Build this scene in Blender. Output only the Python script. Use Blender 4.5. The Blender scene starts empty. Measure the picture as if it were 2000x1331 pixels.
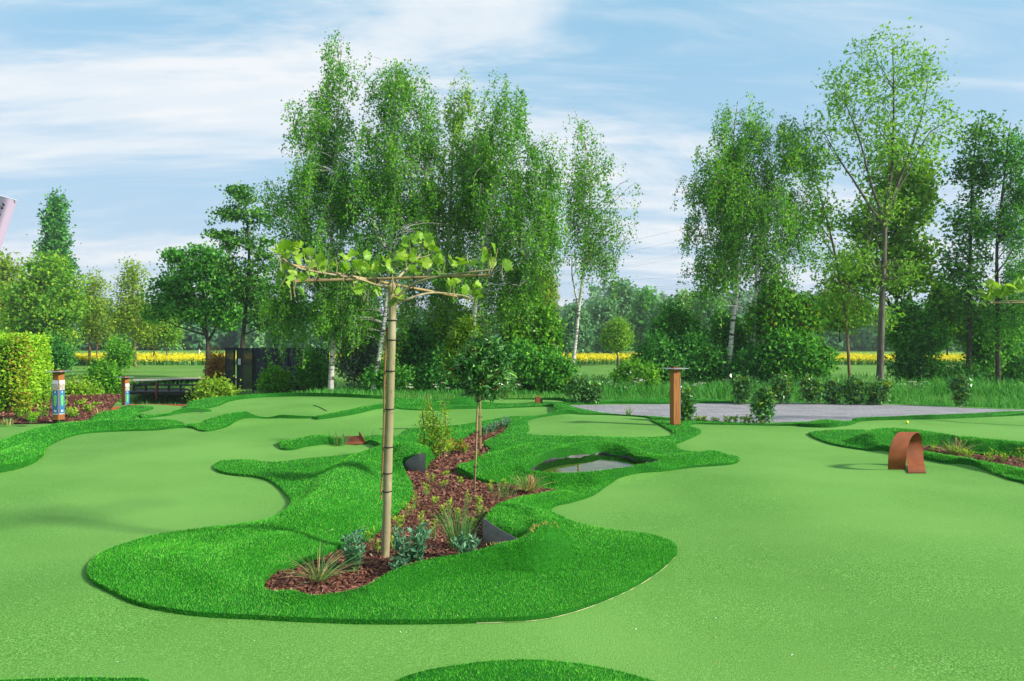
import bpy, math, random
import numpy as np
from mathutils import Vector
from mathutils.geometry import delaunay_2d_cdt

random.seed(7)
scene = bpy.context.scene
COL = scene.collection

# ------------------------------------------------------------------ camera
F, CX, CY, EYE = 1400.0, 1000.0, 665.5, 1.68      # focal length and centre in photograph pixels, eye height
cam_d = bpy.data.cameras.new('camera')
cam_d.sensor_width = 36.0
cam_d.lens = F / 2000.0 * 36.0
cam_d.clip_start = 0.05
cam_d.clip_end = 3000
cam = bpy.data.objects.new('camera', cam_d)
cam.location = (0, 0, EYE)
cam.rotation_euler = (math.radians(90), 0, 0)
COL.objects.link(cam)
scene.camera = cam

# ------------------------------------------------------------------ exposure
vs = scene.view_settings
vs.view_transform = 'Standard'
vs.look = 'None'
vs.exposure = 0.82
vs.gamma = 1.0
vs.use_curve_mapping = False

# ------------------------------------------------------------------ sun and sky
TO_SUN = Vector((1.0, -0.36, 0.62)).normalized()
sun_d = bpy.data.lights.new('sun', 'SUN')
sun_d.energy = 4.4
sun_d.angle = math.radians(5.0)
sun_d.color = (1.0, 0.94, 0.84)
sun = bpy.data.objects.new('sun', sun_d)
sun.rotation_euler = TO_SUN.to_track_quat('Z', 'Y').to_euler()
sun.location = (20, -5, 30)
COL.objects.link(sun)

world = bpy.data.worlds.new('World')
scene.world = world
world.use_nodes = True
wt = world.node_tree
wt.nodes.clear()
def wn(t, **kw):
    n = wt.nodes.new(t)
    for k, v in kw.items():
        setattr(n, k, v)
    return n
def wl(a, b):
    wt.links.new(a, b)
def wmath(op, a, b=None, clamp=False):
    n = wn('ShaderNodeMath', operation=op, use_clamp=clamp)
    for i, v in enumerate((a, b)):
        if v is None:
            continue
        if isinstance(v, (int, float)):
            n.inputs[i].default_value = v
        else:
            wl(v, n.inputs[i])
    return n.outputs[0]
sky = wn('ShaderNodeTexSky')
sky.sky_type = 'NISHITA'
sky.sun_disc = False
sky.sun_elevation = math.asin(TO_SUN.z)
sky.sun_rotation = math.atan2(TO_SUN.x, TO_SUN.y)
sky.air_density = 1.0
sky.dust_density = 0.6
sky.ozone_density = 2.0
tc = wn('ShaderNodeTexCoord')
sep = wn('ShaderNodeSeparateXYZ'); wl(tc.outputs['Generated'], sep.inputs[0])
den = wmath('ADD', wmath('MAXIMUM', sep.outputs[2], 0.0), 0.16)
u = wmath('DIVIDE', sep.outputs[0], den)
v = wmath('DIVIDE', sep.outputs[1], den)
cmb = wn('ShaderNodeCombineXYZ'); wl(u, cmb.inputs[0]); wl(v, cmb.inputs[1])
def cloud_layer(scale, rot, sx, sy, loc, detail, lo, hi, dist):
    mp = wn('ShaderNodeMapping')
    mp.inputs['Location'].default_value = loc
    mp.inputs['Rotation'].default_value = (0, 0, math.radians(rot))
    mp.inputs['Scale'].default_value = (sx, sy, 1)
    wl(cmb.outputs[0], mp.inputs[0])
    nz = wn('ShaderNodeTexNoise')
    nz.inputs['Scale'].default_value = scale
    nz.inputs['Detail'].default_value = detail
    nz.inputs['Roughness'].default_value = 0.6
    nz.inputs['Distortion'].default_value = dist
    wl(mp.outputs[0], nz.inputs['Vector'])
    mr = wn('ShaderNodeMapRange'); mr.interpolation_type = 'SMOOTHSTEP'
    mr.inputs['From Min'].default_value = lo
    mr.inputs['From Max'].default_value = hi
    wl(nz.outputs[0], mr.inputs[0])
    return mr.outputs[0]
c1 = cloud_layer(0.75, 24, 0.8, 2.0, (5.34, 15.73, 0), 6, 0.43, 0.63, 0.5)
c2 = cloud_layer(2.0, 20, 0.7, 2.4, (3.85, 12.08, 0), 7, 0.42, 0.80, 0.7)
cl = wmath('ADD', wmath('MULTIPLY', c1, 0.85), wmath('MULTIPLY', c2, 0.48), True)
# thin veil that thickens towards the horizon, as a milky spring sky does
veil = wmath('SUBTRACT', 1.0, wmath('MULTIPLY', wmath('MAXIMUM', sep.outputs[2], 0.0), 1.75, True), True)
veil = wmath('MULTIPLY', wmath('POWER', veil, 1.3), 0.97)
milk = wn('ShaderNodeMix', data_type='RGBA')          # high thin cloud that lets the blue through
milk.inputs[0].default_value = 0.72
wl(sky.outputs[0], milk.inputs[6]); milk.inputs[7].default_value = (1.5, 3.65, 5.1, 1)
mixv = wn('ShaderNodeMix', data_type='RGBA')
wl(veil, mixv.inputs[0]); wl(milk.outputs[2], mixv.inputs[6]); mixv.inputs[7].default_value = (3.25, 3.95, 4.85, 1)
mix = wn('ShaderNodeMix', data_type='RGBA')
wl(wmath('MULTIPLY', cl, 0.97), mix.inputs[0])
wl(mixv.outputs[2], mix.inputs[6])
mix.inputs[7].default_value = (5.2, 5.4, 5.6, 1)
bg = wn('ShaderNodeBackground')
bg.inputs['Strength'].default_value = 0.1
wl(mix.outputs[2], bg.inputs['Color'])
wo = wn('ShaderNodeOutputWorld')
wl(bg.outputs[0], wo.inputs['Surface'])

cy = scene.cycles
cy.max_bounces = 6
cy.diffuse_bounces = 3
cy.glossy_bounces = 3
cy.transmission_bounces = 4
cy.transparent_max_bounces = 8
cy.caustics_reflective = False
cy.caustics_refractive = False
cy.use_denoising = True

# ------------------------------------------------------------------ helpers
def at(px, py, Y):
    return np.array([(px - CX) / F * Y, Y, EYE - (py - CY) / F * Y])
def onz(px, py, z=0.0):
    Y = (EYE - z) * F / (py - CY)
    return np.array([(px - CX) / F * Y, Y, z])
def tag(o, label=None, cat=None, group=None, kind=None):
    if label: o['label'] = label
    if cat: o['category'] = cat
    if group: o['group'] = group
    if kind: o['kind'] = kind
    return o
def empty(name, loc, label=None, cat=None, group=None):
    o = bpy.data.objects.new(name, None)
    o.empty_display_size = 0.1
    o.location = tuple(float(c) for c in loc)
    COL.objects.link(o)
    return tag(o, label, cat, group)
def np_mesh(name, V, loops, sizes, mat=None, smooth=False, attr=None, attr2=None):
    V = np.asarray(V, dtype=np.float32).reshape(-1, 3)
    loops = np.asarray(loops, dtype=np.int32).ravel()
    sizes = np.asarray(sizes, dtype=np.int32).ravel()
    me = bpy.data.meshes.new(name)
    me.vertices.add(len(V)); me.vertices.foreach_set('co', V.ravel())
    me.loops.add(len(loops)); me.loops.foreach_set('vertex_index', loops)
    me.polygons.add(len(sizes))
    st = np.zeros(len(sizes), dtype=np.int32); st[1:] = np.cumsum(sizes)[:-1]
    me.polygons.foreach_set('loop_start', st)
    me.polygons.foreach_set('loop_total', sizes)
    me.polygons.foreach_set('use_smooth', np.full(len(sizes), bool(smooth)))
    if attr is not None:
        a = me.attributes.new('tint', 'FLOAT', 'FACE')
        a.data.foreach_set('value', np.asarray(attr, dtype=np.float32))
    me.update(calc_edges=True)
    me.validate()
    if mat: me.materials.append(mat)
    return me
def link(name, me, parent=None):
    o = bpy.data.objects.new(name, me)
    COL.objects.link(o)
    if parent is not None: o.parent = parent
    return o
class MB:
    """collects shapes (world coordinates) into one mesh"""
    def __init__(self):
        self.V, self.L, self.S, self.T, self.n = [], [], [], [], 0
    def add(self, V, faces, tint=0.5):
        V = np.asarray(V, float).reshape(-1, 3)
        for f in faces:
            self.L.extend(int(i) + self.n for i in f); self.S.append(len(f)); self.T.append(tint)
        self.V.append(V); self.n += len(V)
        return self
    def add_np(self, V, loops, sizes, tint):
        self.V.append(np.asarray(V, float).reshape(-1, 3))
        self.L.extend((np.asarray(loops).ravel() + self.n).tolist())
        self.S.extend(np.asarray(sizes).tolist()); self.T.extend(np.broadcast_to(tint, len(sizes)).tolist())
        self.n += len(self.V[-1])
        return self
    def box(self, c, s, rz=0.0, bev=0.0, tint=0.5):
        c = np.asarray(c, float); hx, hy, hz = np.asarray(s, float) / 2
        b = min(bev, hx * .9, hy * .9)
        if b > 0:
            ring = [(hx - b, -hy), (hx, -hy + b), (hx, hy - b), (hx - b, hy), (-hx + b, hy), (-hx, hy - b), (-hx, -hy + b), (-hx + b, -hy)]
        else:
            ring = [(hx, -hy), (hx, hy), (-hx, hy), (-hx, -hy)]
        ca, sa = math.cos(rz), math.sin(rz)
        n = len(ring)
        V = [(c[0] + x * ca - y * sa, c[1] + x * sa + y * ca, c[2] + z) for z in (-hz, hz) for x, y in ring]
        fs = [[(i + 1) % n if k in (1,) else i for k in (0,)] for i in range(0)]
        fs = [[i, (i + 1) % n, n + (i + 1) % n, n + i] for i in range(n)] + [list(range(n))[::-1], list(range(n, 2 * n))]
        return self.add(V, fs, tint)
    def tube(self, P, R, sides=8, cap=True, tint=0.5):
        P = np.asarray(P, float); R = np.broadcast_to(np.asarray(R, float), (len(P),))
        V, lo, si = tubes(P[None], R[None], sides)
        self.add_np(V, lo, si, tint)
        if cap:
            b = self.n - len(P) * sides
            self.L.extend(range(b, b + sides)); self.S.append(sides); self.T.append(tint)
            e = self.n - sides
            self.L.extend(range(e + sides - 1, e - 1, -1)); self.S.append(sides); self.T.append(tint)
        return self
    def mesh(self, name, mat=None, smooth=False, off=None):
        V = np.concatenate(self.V)
        if off is not None: V = V - np.asarray(off, float)
        return np_mesh(name, V, self.L, self.S, mat, smooth, self.T)
    def build(self, name, mat=None, parent=None, smooth=False):
        off = None if parent is None else full_loc(parent)
        return link(name, self.mesh(name, mat, smooth, off), parent)
def full_loc(o):
    l = np.array(o.location)
    while o.parent is not None:
        o = o.parent; l = l + np.array(o.location)
    return l
def tubes(P, R, sides=4):
    """P (K,n,3) paths, R (K,n) radii -> verts, loops, sizes"""
    K, n, _ = P.shape
    T = np.gradient(P, axis=1)
    T /= np.linalg.norm(T, axis=2, keepdims=True) + 1e-9
    ref = np.where(np.abs(T[:, :1, 2:3]) > 0.9, np.array([1.0, 0, 0]), np.array([0, 0, 1.0]))
    ref = np.broadcast_to(ref, T.shape)
    A = np.cross(T, ref); A /= np.linalg.norm(A, axis=2, keepdims=True) + 1e-9
    B = np.cross(T, A)
    th = np.arange(sides) / sides * 2 * math.pi
    V = P[:, :, None, :] + R[:, :, None, None] * (A[:, :, None, :] * np.cos(th)[:, None] + B[:, :, None, :] * np.sin(th)[:, None])
    idx = np.arange(K * n * sides).reshape(K, n, sides)
    a = idx[:, :-1, :]; b = np.roll(idx, -1, axis=2)[:, :-1, :]
    c = np.roll(idx, -1, axis=2)[:, 1:, :]; d = idx[:, 1:, :]
    q = np.stack([a, b, c, d], -1).reshape(-1, 4)
    return V.reshape(-1, 3), q, np.full(len(q), 4)
def catmull(P, n, closed=False):
    P = np.asarray(P, float)
    if closed:
        Q = np.concatenate([P[-1:], P, P[:2]])
        m = len(P)
    else:
        Q = np.concatenate([2 * P[:1] - P[1:2], P, 2 * P[-1:] - P[-2:-1]])
        m = len(P) - 1
    t = np.linspace(0, m, n, endpoint=not closed)
    if not closed: t[-1] = m - 1e-6
    i = t.astype(int); f = (t - i)[:, None]
    a, b, c, d = Q[i], Q[i + 1], Q[i + 2], Q[i + 3]
    return 0.5 * ((2 * b) + (c - a) * f + (2 * a - 5 * b + 4 * c - d) * f ** 2 + (3 * b - a - 3 * c + d) * f ** 3)

# ------------------------------------------------------------------ materials
def nodes_of(name):
    m = bpy.data.materials.new(name); m.use_nodes = True
    t = m.node_tree
    t.nodes.clear()
    out = t.nodes.new('ShaderNodeOutputMaterial')
    return m, t, out
def lin(c):
    """sRGB 0..255 -> linear"""
    return tuple(((x / 255) / 12.92 if x / 255 <= 0.04045 else ((x / 255 + 0.055) / 1.055) ** 2.4) for x in c)
def rgba(c): return (c[0], c[1], c[2], 1)
def surf(name, col, layers=(), rough=0.7, spec=0.3, bumps=(), coord='Object', metal=0.0, sheen=0.0, stretch=None):
    """principled; layers: (scale, colour, lo, hi, detail, amount); bumps: (scale, strength, distance)"""
    m, t, out = nodes_of(name)
    N = t.nodes.new; Lk = t.links.new
    p = N('ShaderNodeBsdfPrincipled')
    p.inputs['Roughness'].default_value = rough
    p.inputs['Specular IOR Level'].default_value = spec
    p.inputs['Metallic'].default_value = metal
    if sheen: p.inputs['Sheen Weight'].default_value = sheen
    tcn = N('ShaderNodeTexCoord')
    src = tcn.outputs[coord]
    if stretch:
        mp = N('ShaderNodeMapping'); mp.inputs['Scale'].default_value = stretch
        Lk(src, mp.inputs[0]); src = mp.outputs[0]
    cur = None
    for (sc, c2, lo, hi, det, amt) in layers:
        nz = N('ShaderNodeTexNoise'); nz.inputs['Scale'].default_value = sc; nz.inputs['Detail'].default_value = det
        Lk(src, nz.inputs['Vector'])
        mr = N('ShaderNodeMapRange'); mr.inputs['From Min'].default_value = lo; mr.inputs['From Max'].default_value = hi
        mr.inputs['To Max'].default_value = amt
        Lk(nz.outputs[0], mr.inputs[0])
        mx = N('ShaderNodeMix'); mx.data_type = 'RGBA'
        Lk(mr.outputs[0], mx.inputs[0])
        if cur is None: mx.inputs[6].default_value = rgba(col)
        else: Lk(cur, mx.inputs[6])
        mx.inputs[7].default_value = rgba(c2)
        cur = mx.outputs[2]
    if cur is None: p.inputs['Base Color'].default_value = rgba(col)
    else: Lk(cur, p.inputs['Base Color'])
    nrm = None
    for (sc, st, di) in bumps:
        nz = N('ShaderNodeTexNoise'); nz.inputs['Scale'].default_value = sc; nz.inputs['Detail'].default_value = 4
        Lk(src, nz.inputs['Vector'])
        b = N('ShaderNodeBump'); b.inputs['Strength'].default_value = st; b.inputs['Distance'].default_value = di
        Lk(nz.outputs[0], b.inputs['Height'])
        if nrm is not None: Lk(nrm, b.inputs['Normal'])
        nrm = b.outputs[0]
    if nrm is not None: Lk(nrm, p.inputs['Normal'])
    Lk(p.outputs[0], out.inputs[0])
    return m
def leafy(name, cols, trans=0.3, rough=0.6, spec=0.12):
    """leaf material: per-leaf tint picks from a colour ramp; some light passes through"""
    m, t, out = nodes_of(name)
    N = t.nodes.new; Lk = t.links.new
    a = N('ShaderNodeAttribute'); a.attribute_name = 'tint'
    r = N('ShaderNodeValToRGB')
    e = r.color_ramp.elements
    while len(e) < len(cols): e.new(0.5)
    for i, c in enumerate(cols):
        e[i].position = i / (len(cols) - 1); e[i].color = rgba(c)
    Lk(a.outputs['Fac'], r.inputs[0])
    p = N('ShaderNodeBsdfPrincipled')
    p.inputs['Roughness'].default_value = rough
    p.inputs['Specular IOR Level'].default_value = spec
    Lk(r.outputs[0], p.inputs['Base Color'])
    tr = N('ShaderNodeBsdfTranslucent')
    mx2 = N('ShaderNodeMix'); mx2.data_type = 'RGBA'; mx2.blend_type = 'MULTIPLY'; mx2.inputs[0].default_value = 1
    Lk(r.outputs[0], mx2.inputs[6]); mx2.inputs[7].default_value = (1.25, 1.15, 0.55, 1)
    Lk(mx2.outputs[2], tr.inputs['Color'])
    ms = N('ShaderNodeMixShader'); ms.inputs[0].default_value = trans
    Lk(p.outputs[0], ms.inputs[1]); Lk(tr.outputs[0], ms.inputs[2])
    Lk(ms.outputs[0], out.inputs[0])
    return m
# ------------------------------------------------------------------ shape of the course: ridges, rolls and outlines
def W(pts):
    """photograph outline (x, y[, height above the course]) -> points on the course in metres"""
    return np.array([onz(p[0], p[1], p[2] if len(p) > 2 else 0.0) for p in pts])

RIDGES = []      # (points xyz, width)
def ridge(pts, w):
    RIDGES.append((W(pts), w))
# mound west of the long bed, and the plateau beside its steel plate
ridge([(836, 886, .22), (800, 868, .25), (762, 872, .20), (706, 893, .19), (672, 920, .2), (666, 940, .2), (648, 963, .19), (624, 984, .17), (594, 1005, .15), (564, 1020, .12), (490, 1036, .08)], .34)
ridge([(330, 1088, .05), (400, 1100, .07), (470, 1092, .08), (540, 1060, .1)], .35)
# roll along the front of the bed
ridge([(335, 1106, .06), (420, 1128, .07), (513, 1140, .065), (570, 1154, .065), (620, 1160, .065), (680, 1154, .07), (760, 1127, .085), (850, 1099, .095), (960, 1076, .13), (1030, 1058, .19), (1062, 1040, .19), (1070, 1020, .18), (1035, 995, .16), (1000, 982, .13), (1040, 966, .09), (1095, 958, .05)], .15)
ridge([(962, 1003, .145), (995, 1020, .155), (1030, 1034, .16), (1055, 1043, .16)], .2)
ridge([(968, 988, .14), (1005, 998, .15), (1045, 1012, .16), (1065, 1028, .16)], .2)
# pond rim
ridge([(1022, 912, .12), (1058, 888, .15), (1110, 876, .17), (1150, 867, .18), (1180, 865, .18), (1215, 870, .17), (1240, 880, .15), (1262, 889, .13), (1300, 892, .1), (1350, 888, .06), (1390, 883, .05)], .16)
ridge([(1400, 885, .05), (1350, 894, .07), (1310, 902, .08), (1262, 911, .09), (1225, 917, .10), (1160, 924, .105), (1110, 926, .105), (1060, 925, .105), (1030, 919, .105)], .13)
ridge([(925, 912, .1), (985, 905, .12), (1010, 890, .12), (1060, 872, .13)], .5)
ridge([(1130, 858, .05), (1260, 862, .06), (1320, 866, .04)], .3)
# east bed: roll in front, bank behind
ridge([(1700, 852, .15), (1712, 866, .1), (1740, 876, .08), (1803, 887, .07), (1847, 895, .07), (1910, 907, .07), (2000, 925, .07), (2140, 955, .07)], .12)
ridge([(1700, 850, .16), (1733, 838, .18), (1784, 841, .2), (1847, 851, .21), (1910, 859, .21), (2000, 868, .2), (2150, 880, .2)], .3)
# west verge: long roll
ridge([(-260, 905, .1), (0, 866, .12), (60, 847, .12), (100, 834, .13), (150, 827, .14), (220, 825, .14), (310, 825, .12), (345, 833, .06), (368, 837, .01)], .28)
ridge([(368, 837, .01), (400, 831, .06), (440, 817, .15), (480, 811, .17), (515, 812, .16), (560, 818, .07), (620, 822, .01)], .3)
ridge([(-60, 930, .08), (20, 890, .14), (60, 870, .12)], .35)
ridge([(130, 818, .08), (200, 808, .15), (260, 802, .12), (300, 812, .02)], .5)
ridge([(300, 818, .0), (345, 810, .09), (375, 803, .11), (413, 809, .02)], .35)
# back border
ridge([(366, 800, .05), (384, 789, .1), (430, 779, .12), (500, 773, .12), (560, 771, .12), (640, 774, .11), (740, 778, .1), (850, 779, .1), (980, 777, .1), (1080, 778, .09), (1110, 785, .04), (1180, 785, .05), (1270, 781, .09), (1330, 784, .03)], .35)
ridge([(620, 823, .02), (640, 817, .06), (700, 807, .09), (760, 797, .09), (840, 794, .08), (930, 797, .07), (1000, 795, .08), (1075, 793, .08), (1099, 797, .1), (1104, 803, .1), (1094, 812, .05)], .28)
ridge([(872, 787, .08), (900, 776, .22), (925, 785, .08)], .4)
ridge([(780, 785, .13), (830, 784, .1)], .4)
# island with the rusty channel, mound beside the paving, low curbs
ridge([(556, 868, .05), (575, 864, .06)], .28)
ridge([(602, 860, .12), (628, 853, .15), (650, 858, .1)], .3)
ridge([(718, 862, .07), (750, 868, .08), (780, 866, .1)], .12)
ridge([(1590, 831, .06), (1622, 823, .11), (1652, 828, .05)], .4)
ridge([(1690, 821, .05), (1815, 815, .09), (1926, 809, .11), (2000, 806, .12), (2200, 798, .12)], .22)
# front lawn lobe
ridge([(800, 1420, .04), (1040, 1350, .05), (1280, 1420, .04)], .3)
HOLLOW = [(W([(450, 990)])[0], .9, -.05), (W([(1200, 990)])[0], 1.4, -.05), (W([(300, 880)])[0], 1.4, .07), (W([(1500, 940)])[0], 1.1, .06),
          (W([(1750, 1100)])[0], 1.0, .05), (W([(100, 1180)])[0], .7, .04), (W([(600, 800)])[0], 2.5, .12), (W([(1150, 830)])[0], 1.6, .06)]

def low(pts, w):
    q = W(pts); q[:, 2] = 1.0
    return (q, w)
LOW = [low([(513, 1134, .10), (530, 1112, .06), (575, 1098, .05), (645, 1074, .05), (720, 1044, .05), (765, 1005, .05), (803, 965, .05), (807, 945, .05), (797, 926, .04)], .26),
       low([(852, 890, .03), (866, 876, .04), (890, 861, .05), (940, 836, .06), (988, 822, .05), (980, 848, .03), (946, 866, .03), (957, 882, .03)], .3),
       low([(1797, 876, .06), (1837, 871, .06), (1863, 879, .06), (1910, 884, .06), (2000, 893, .06), (2140, 912, .06)], .16)]
def seg_ridge(P, Q, w, chunk=40000):
    """height that one ridge adds at points P (N,2)"""
    out = np.zeros(len(P))
    C = catmull(Q, max(3, len(Q) * 3))
    for s in range(0, len(P), chunk):
        p = P[s:s + chunk]
        lo, hi = C[:, :2].min(0) - 3.2 * w, C[:, :2].max(0) + 3.2 * w
        k = np.where(np.all((p > lo) & (p < hi), axis=1))[0]
        if not len(k): continue
        pk = p[k]
        best = np.full(len(k), 1e9); hh = np.zeros(len(k))
        for a, b in zip(C[:-1], C[1:]):
            d = b[:2] - a[:2]
            t = np.clip(((pk - a[:2]) @ d) / (d @ d + 1e-12), 0, 1)
            q = a[:2] + t[:, None] * d
            dd = ((pk - q) ** 2).sum(1)
            m = dd < best
            best[m] = dd[m]; hh[m] = (a[2] + t * (b[2] - a[2]))[m]
        r = np.exp(-(best / (w * w)) ** (1.9 if w <= .3 else 1.2))   # rolls have steep flanks, mounds are soft
        out[s + k] = np.maximum(hh, 0) * r
    return out
def course_h(P, k=1.0):
    P = np.asarray(P, float)[:, :2]
    acc = np.zeros(len(P))
    for Q, w in RIDGES:
        acc += seg_ridge(P, Q, w) ** 3
    h = np.cbrt(acc)
    for Q, w in LOW:                              # turf runs down to the mulch along these edges
        d = seg_ridge(P, Q, w)
        h *= 1 - .8 * np.clip(d, 0, 1)
    h *= k
    for c, r, a in HOLLOW:
        h += a * np.exp(-((P - c[:2]) ** 2).sum(1) / (r * r))
    h += 0.012 * np.sin(P[:, 0] * 1.3 + 0.7 * P[:, 1]) + 0.010 * np.sin(P[:, 1] * 1.1 - 0.5 * P[:, 0] + 1.2)
    return h

BED = [(513, 1134, .10), (530, 1112, .06), (575, 1098, .05), (610, 1086, .05), (645, 1074, .05), (682, 1056, .05), (720, 1044, .05), (742, 1029, .05), (765, 1005, .05), (788, 985, .05), (803, 965, .05), (807, 945, .05), (797, 926, .04),
       (784, 914, .03), (806, 919, .0), (829, 921, .0), (840, 903, .02), (852, 890, .03), (866, 876, .04), (890, 861, .05), (913, 848, .05), (940, 836, .06), (966, 824, .05), (988, 822, .05), (992, 834, .04), (980, 848, .03), (946, 866, .03), (956, 876, .03), (957, 882, .03), (938, 890, .06), (895, 913, .06),
       (904, 927, .03), (929, 937, .02), (956, 941, .02), (989, 945, .02), (1030, 948, .02), (1070, 951, .02), (1092, 953, .03), (1068, 960, .06), (1012, 970, .1), (985, 978, .13), (965, 990, .16), (952, 1003, .17),
       (948, 1013, .17), (975, 1031, .17), (1000, 1045, .17), (1020, 1056, .17), (998, 1063, .15), (960, 1073, .14), (905, 1088, .12), (850, 1094, .12), (800, 1106, .12), (760, 1121, .12), (720, 1139, .12), (680, 1149, .12), (640, 1154, .12), (600, 1154, .12), (562, 1145, .12)]
POND = [(1032, 916, .12), (1045, 904, .12), (1062, 893, .13), (1090, 885, .14), (1120, 880, .15), (1147, 876, .16), (1172, 873, .16), (1205, 877, .16), (1226, 883, .14), (1248, 892, .12), (1285, 897, .1), (1317, 900, .08), (1260, 909, .1), (1225, 915, .11), (1160, 922, .11), (1110, 924, .11), (1062, 922, .11)]
EAST_BED = [(1797, 876, .06), (1805, 871, .06), (1837, 871, .06), (1863, 879, .06), (1910, 884, .06), (1957, 888, .06), (2000, 893, .06), (2140, 912, .06), (2140, 950, .07), (2000, 921, .07), (1950, 912, .07), (1905, 904, .07), (1850, 893, .07), (1812, 886, .07)]
WEST_BED = [(-500, 845), (-100, 832), (0, 830), (60, 829), (110, 829), (150, 822, .1), (205, 808, .1), (235, 798, .1), (228, 794), (150, 795), (60, 793), (-100, 795), (-500, 800)]
PAVE = [(1106, 793), (1200, 791), (1300, 790), (1420, 788), (1560, 787.5), (1740, 791), (1815, 794), (1926, 799), (2000, 802), (2250, 806), (2250, 801.0), (2600, 790), (2600, 830), (2250, 806.5), (2000, 807, .0), (1815, 816), (1664, 823), (1560, 826), (1480, 829), (1420, 827), (1330, 822), (1290, 817), (1200, 812), (1150, 804), (1122, 799)]
PAVE = [(1106, 793), (1200, 791), (1300, 790), (1420, 788), (1560, 787.5), (1740, 791), (1815, 794), (1926, 799), (2000, 801), (2300, 803), (2300, 808), (2000, 807), (1815, 816), (1664, 823), (1560, 826), (1480, 829), (1420, 827), (1330, 822), (1290, 817), (1200, 812), (1150, 804), (1122, 799)]
# the island round the long bed, the pond and the far oval green
ISLAND = [(418, 918), (432, 906, .02), (480, 900, .04), (520, 902, .05), (560, 898, .06), (600, 891, .07), (650, 883, .09), (700, 876, .1), (742, 871, .08), (715, 867), (706, 858), (735, 852), (775, 851, .03), (796, 841), (835, 838), (885, 835), (925, 829), (962, 822), (1000, 816), (1045, 815), (1070, 812), (1081, 806), (1080, 800),
          (1060, 797), (980, 799), (930, 801), (880, 803), (840, 806), (800, 806), (770, 806), (740, 808), (700, 816), (660, 821), (622, 824), (616, 822), (640, 813, .05), (700, 802, .08), (760, 790, .1), (785, 782, .12), (800, 790), (850, 791), (876, 791), (880, 776, .17), (905, 772, .2), (930, 784, .05), (1000, 791), (1060, 790), (1110, 791),
          (1122, 799), (1150, 805), (1200, 813), (1290, 818), (1330, 823), (1420, 828), (1480, 830), (1560, 827), (1574, 829), (1604, 820, .08), (1626, 819, .1), (1658, 823, .04), (1690, 821), (1815, 815), (1926, 808), (2000, 805.5), (2300, 801), (2300, 811), (2000, 814), (1926, 817), (1815, 823), (1690, 826), (1669, 830), (1651, 834.5), (1620, 837.5), (1574, 836), (1555, 833), (1470, 832), (1400, 832), (1360, 832), (1345, 836), (1352, 840), (1368, 846), (1364, 852), (1330, 865), (1318, 871), (1330, 877, .02), (1370, 880, .04),
          (1400, 882, .05), (1425, 888, .02), (1441, 894), (1441, 903), (1418, 910), (1350, 916), (1290, 925), (1230, 933), (1190, 945), (1160, 962), (1120, 974), (1085, 982), (1074, 993), (1090, 1003), (1130, 1020), (1190, 1033), (1260, 1043), (1300, 1055), (1319, 1069), (1318, 1085), (1290, 1111), (1240, 1143), (1180, 1171), (1110, 1196), (1040, 1211),
          (960, 1217), (850, 1222), (720, 1224), (600, 1221), (500, 1216), (400, 1211), (320, 1202), (260, 1190), (218, 1172), (185, 1155), (172, 1135), (178, 1110), (200, 1086), (245, 1068), (300, 1051), (360, 1041), (420, 1034), (480, 1031, .01), (520, 1022, .02), (550, 1008, .02), (566, 993, .02), (570, 975, .02), (555, 957, .02), (530, 943), (500, 935), (460, 932), (430, 927)]
OVAL = [(1030, 829), (1034, 822), (1060, 816), (1110, 813), (1180, 813), (1240, 816), (1268, 820), (1273, 828), (1292, 838), (1312, 848), (1313, 853), (1295, 857), (1230, 858), (1150, 857), (1060, 856), (1028, 852), (1034, 842)]
EAST = [(1579, 849), (1590, 846), (1612, 844), (1645, 842.5), (1685, 842), (1700, 838, .08), (1733, 832, .12), (1784, 835, .14), (1847, 845, .15), (1910, 853, .15), (2000, 862, .14), (2160, 872, .14), (2160, 985), (2000, 948), (1973, 942), (1942, 931), (1894, 915), (1847, 909), (1803, 900), (1733, 886), (1677, 879), (1626, 870), (1592, 858)]
WEST = [(-500, 1010), (-100, 945), (0, 929), (40, 920), (70, 908), (85, 895), (88, 880), (100, 868), (130, 855), (170, 847), (240, 844), (310, 843), (370, 840), (400, 846), (440, 838), (480, 826), (520, 823), (570, 823), (610, 822), (622, 821), (600, 819, .02), (550, 813, .1), (515, 808, .15), (480, 807, .16), (440, 813, .14), (405, 826, .06), (370, 834, .01),
        (345, 829, .06), (320, 820, .12), (290, 819, .08), (273, 816), (300, 816), (335, 806, .08), (372, 799, .1), (413, 808, .02), (360, 814), (330, 817), (300, 819), (250, 818, .1), (210, 819, .1), (150, 821, .12), (100, 829, .1), (80, 840, .06), (40, 850, .05), (0, 858, .05), (-500, 930)]
WESTHILL = [(110, 829), (150, 822, .1), (205, 807, .13), (240, 797), (275, 796), (300, 800), (280, 806), (262, 803, .1), (274, 815), (240, 818, .1), (160, 823, .12)]
BACK = [(362, 804), (376, 788, .08), (420, 777, .1), (500, 771, .1), (560, 768, .1), (640, 771, .1), (740, 775, .1), (850, 776, .09), (980, 775, .09), (1080, 775, .08), (1112, 782), (1180, 783), (1270, 777, .08), (1330, 781), (1420, 786), (1420, 788.5), (1300, 790), (1200, 790), (1110, 791), (1105, 786), (1060, 782), (980, 781), (850, 783), (740, 784), (640, 781), (560, 779), (500, 781), (450, 788), (430, 796), (405, 803), (378, 806)]
CHIP = [(545, 872), (549, 861, .04), (575, 856, .06), (590, 858, .06), (600, 851, .1), (620, 848, .15), (645, 850, .12), (666, 860), (672, 870), (640, 873), (600, 878), (570, 882), (549, 881)]
FRONT = [(770, 1352), (820, 1326), (900, 1311), (960, 1304), (1050, 1301), (1130, 1306), (1200, 1317), (1260, 1333), (1300, 1352), (1330, 1450), (1040, 1500), (740, 1450)]
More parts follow.
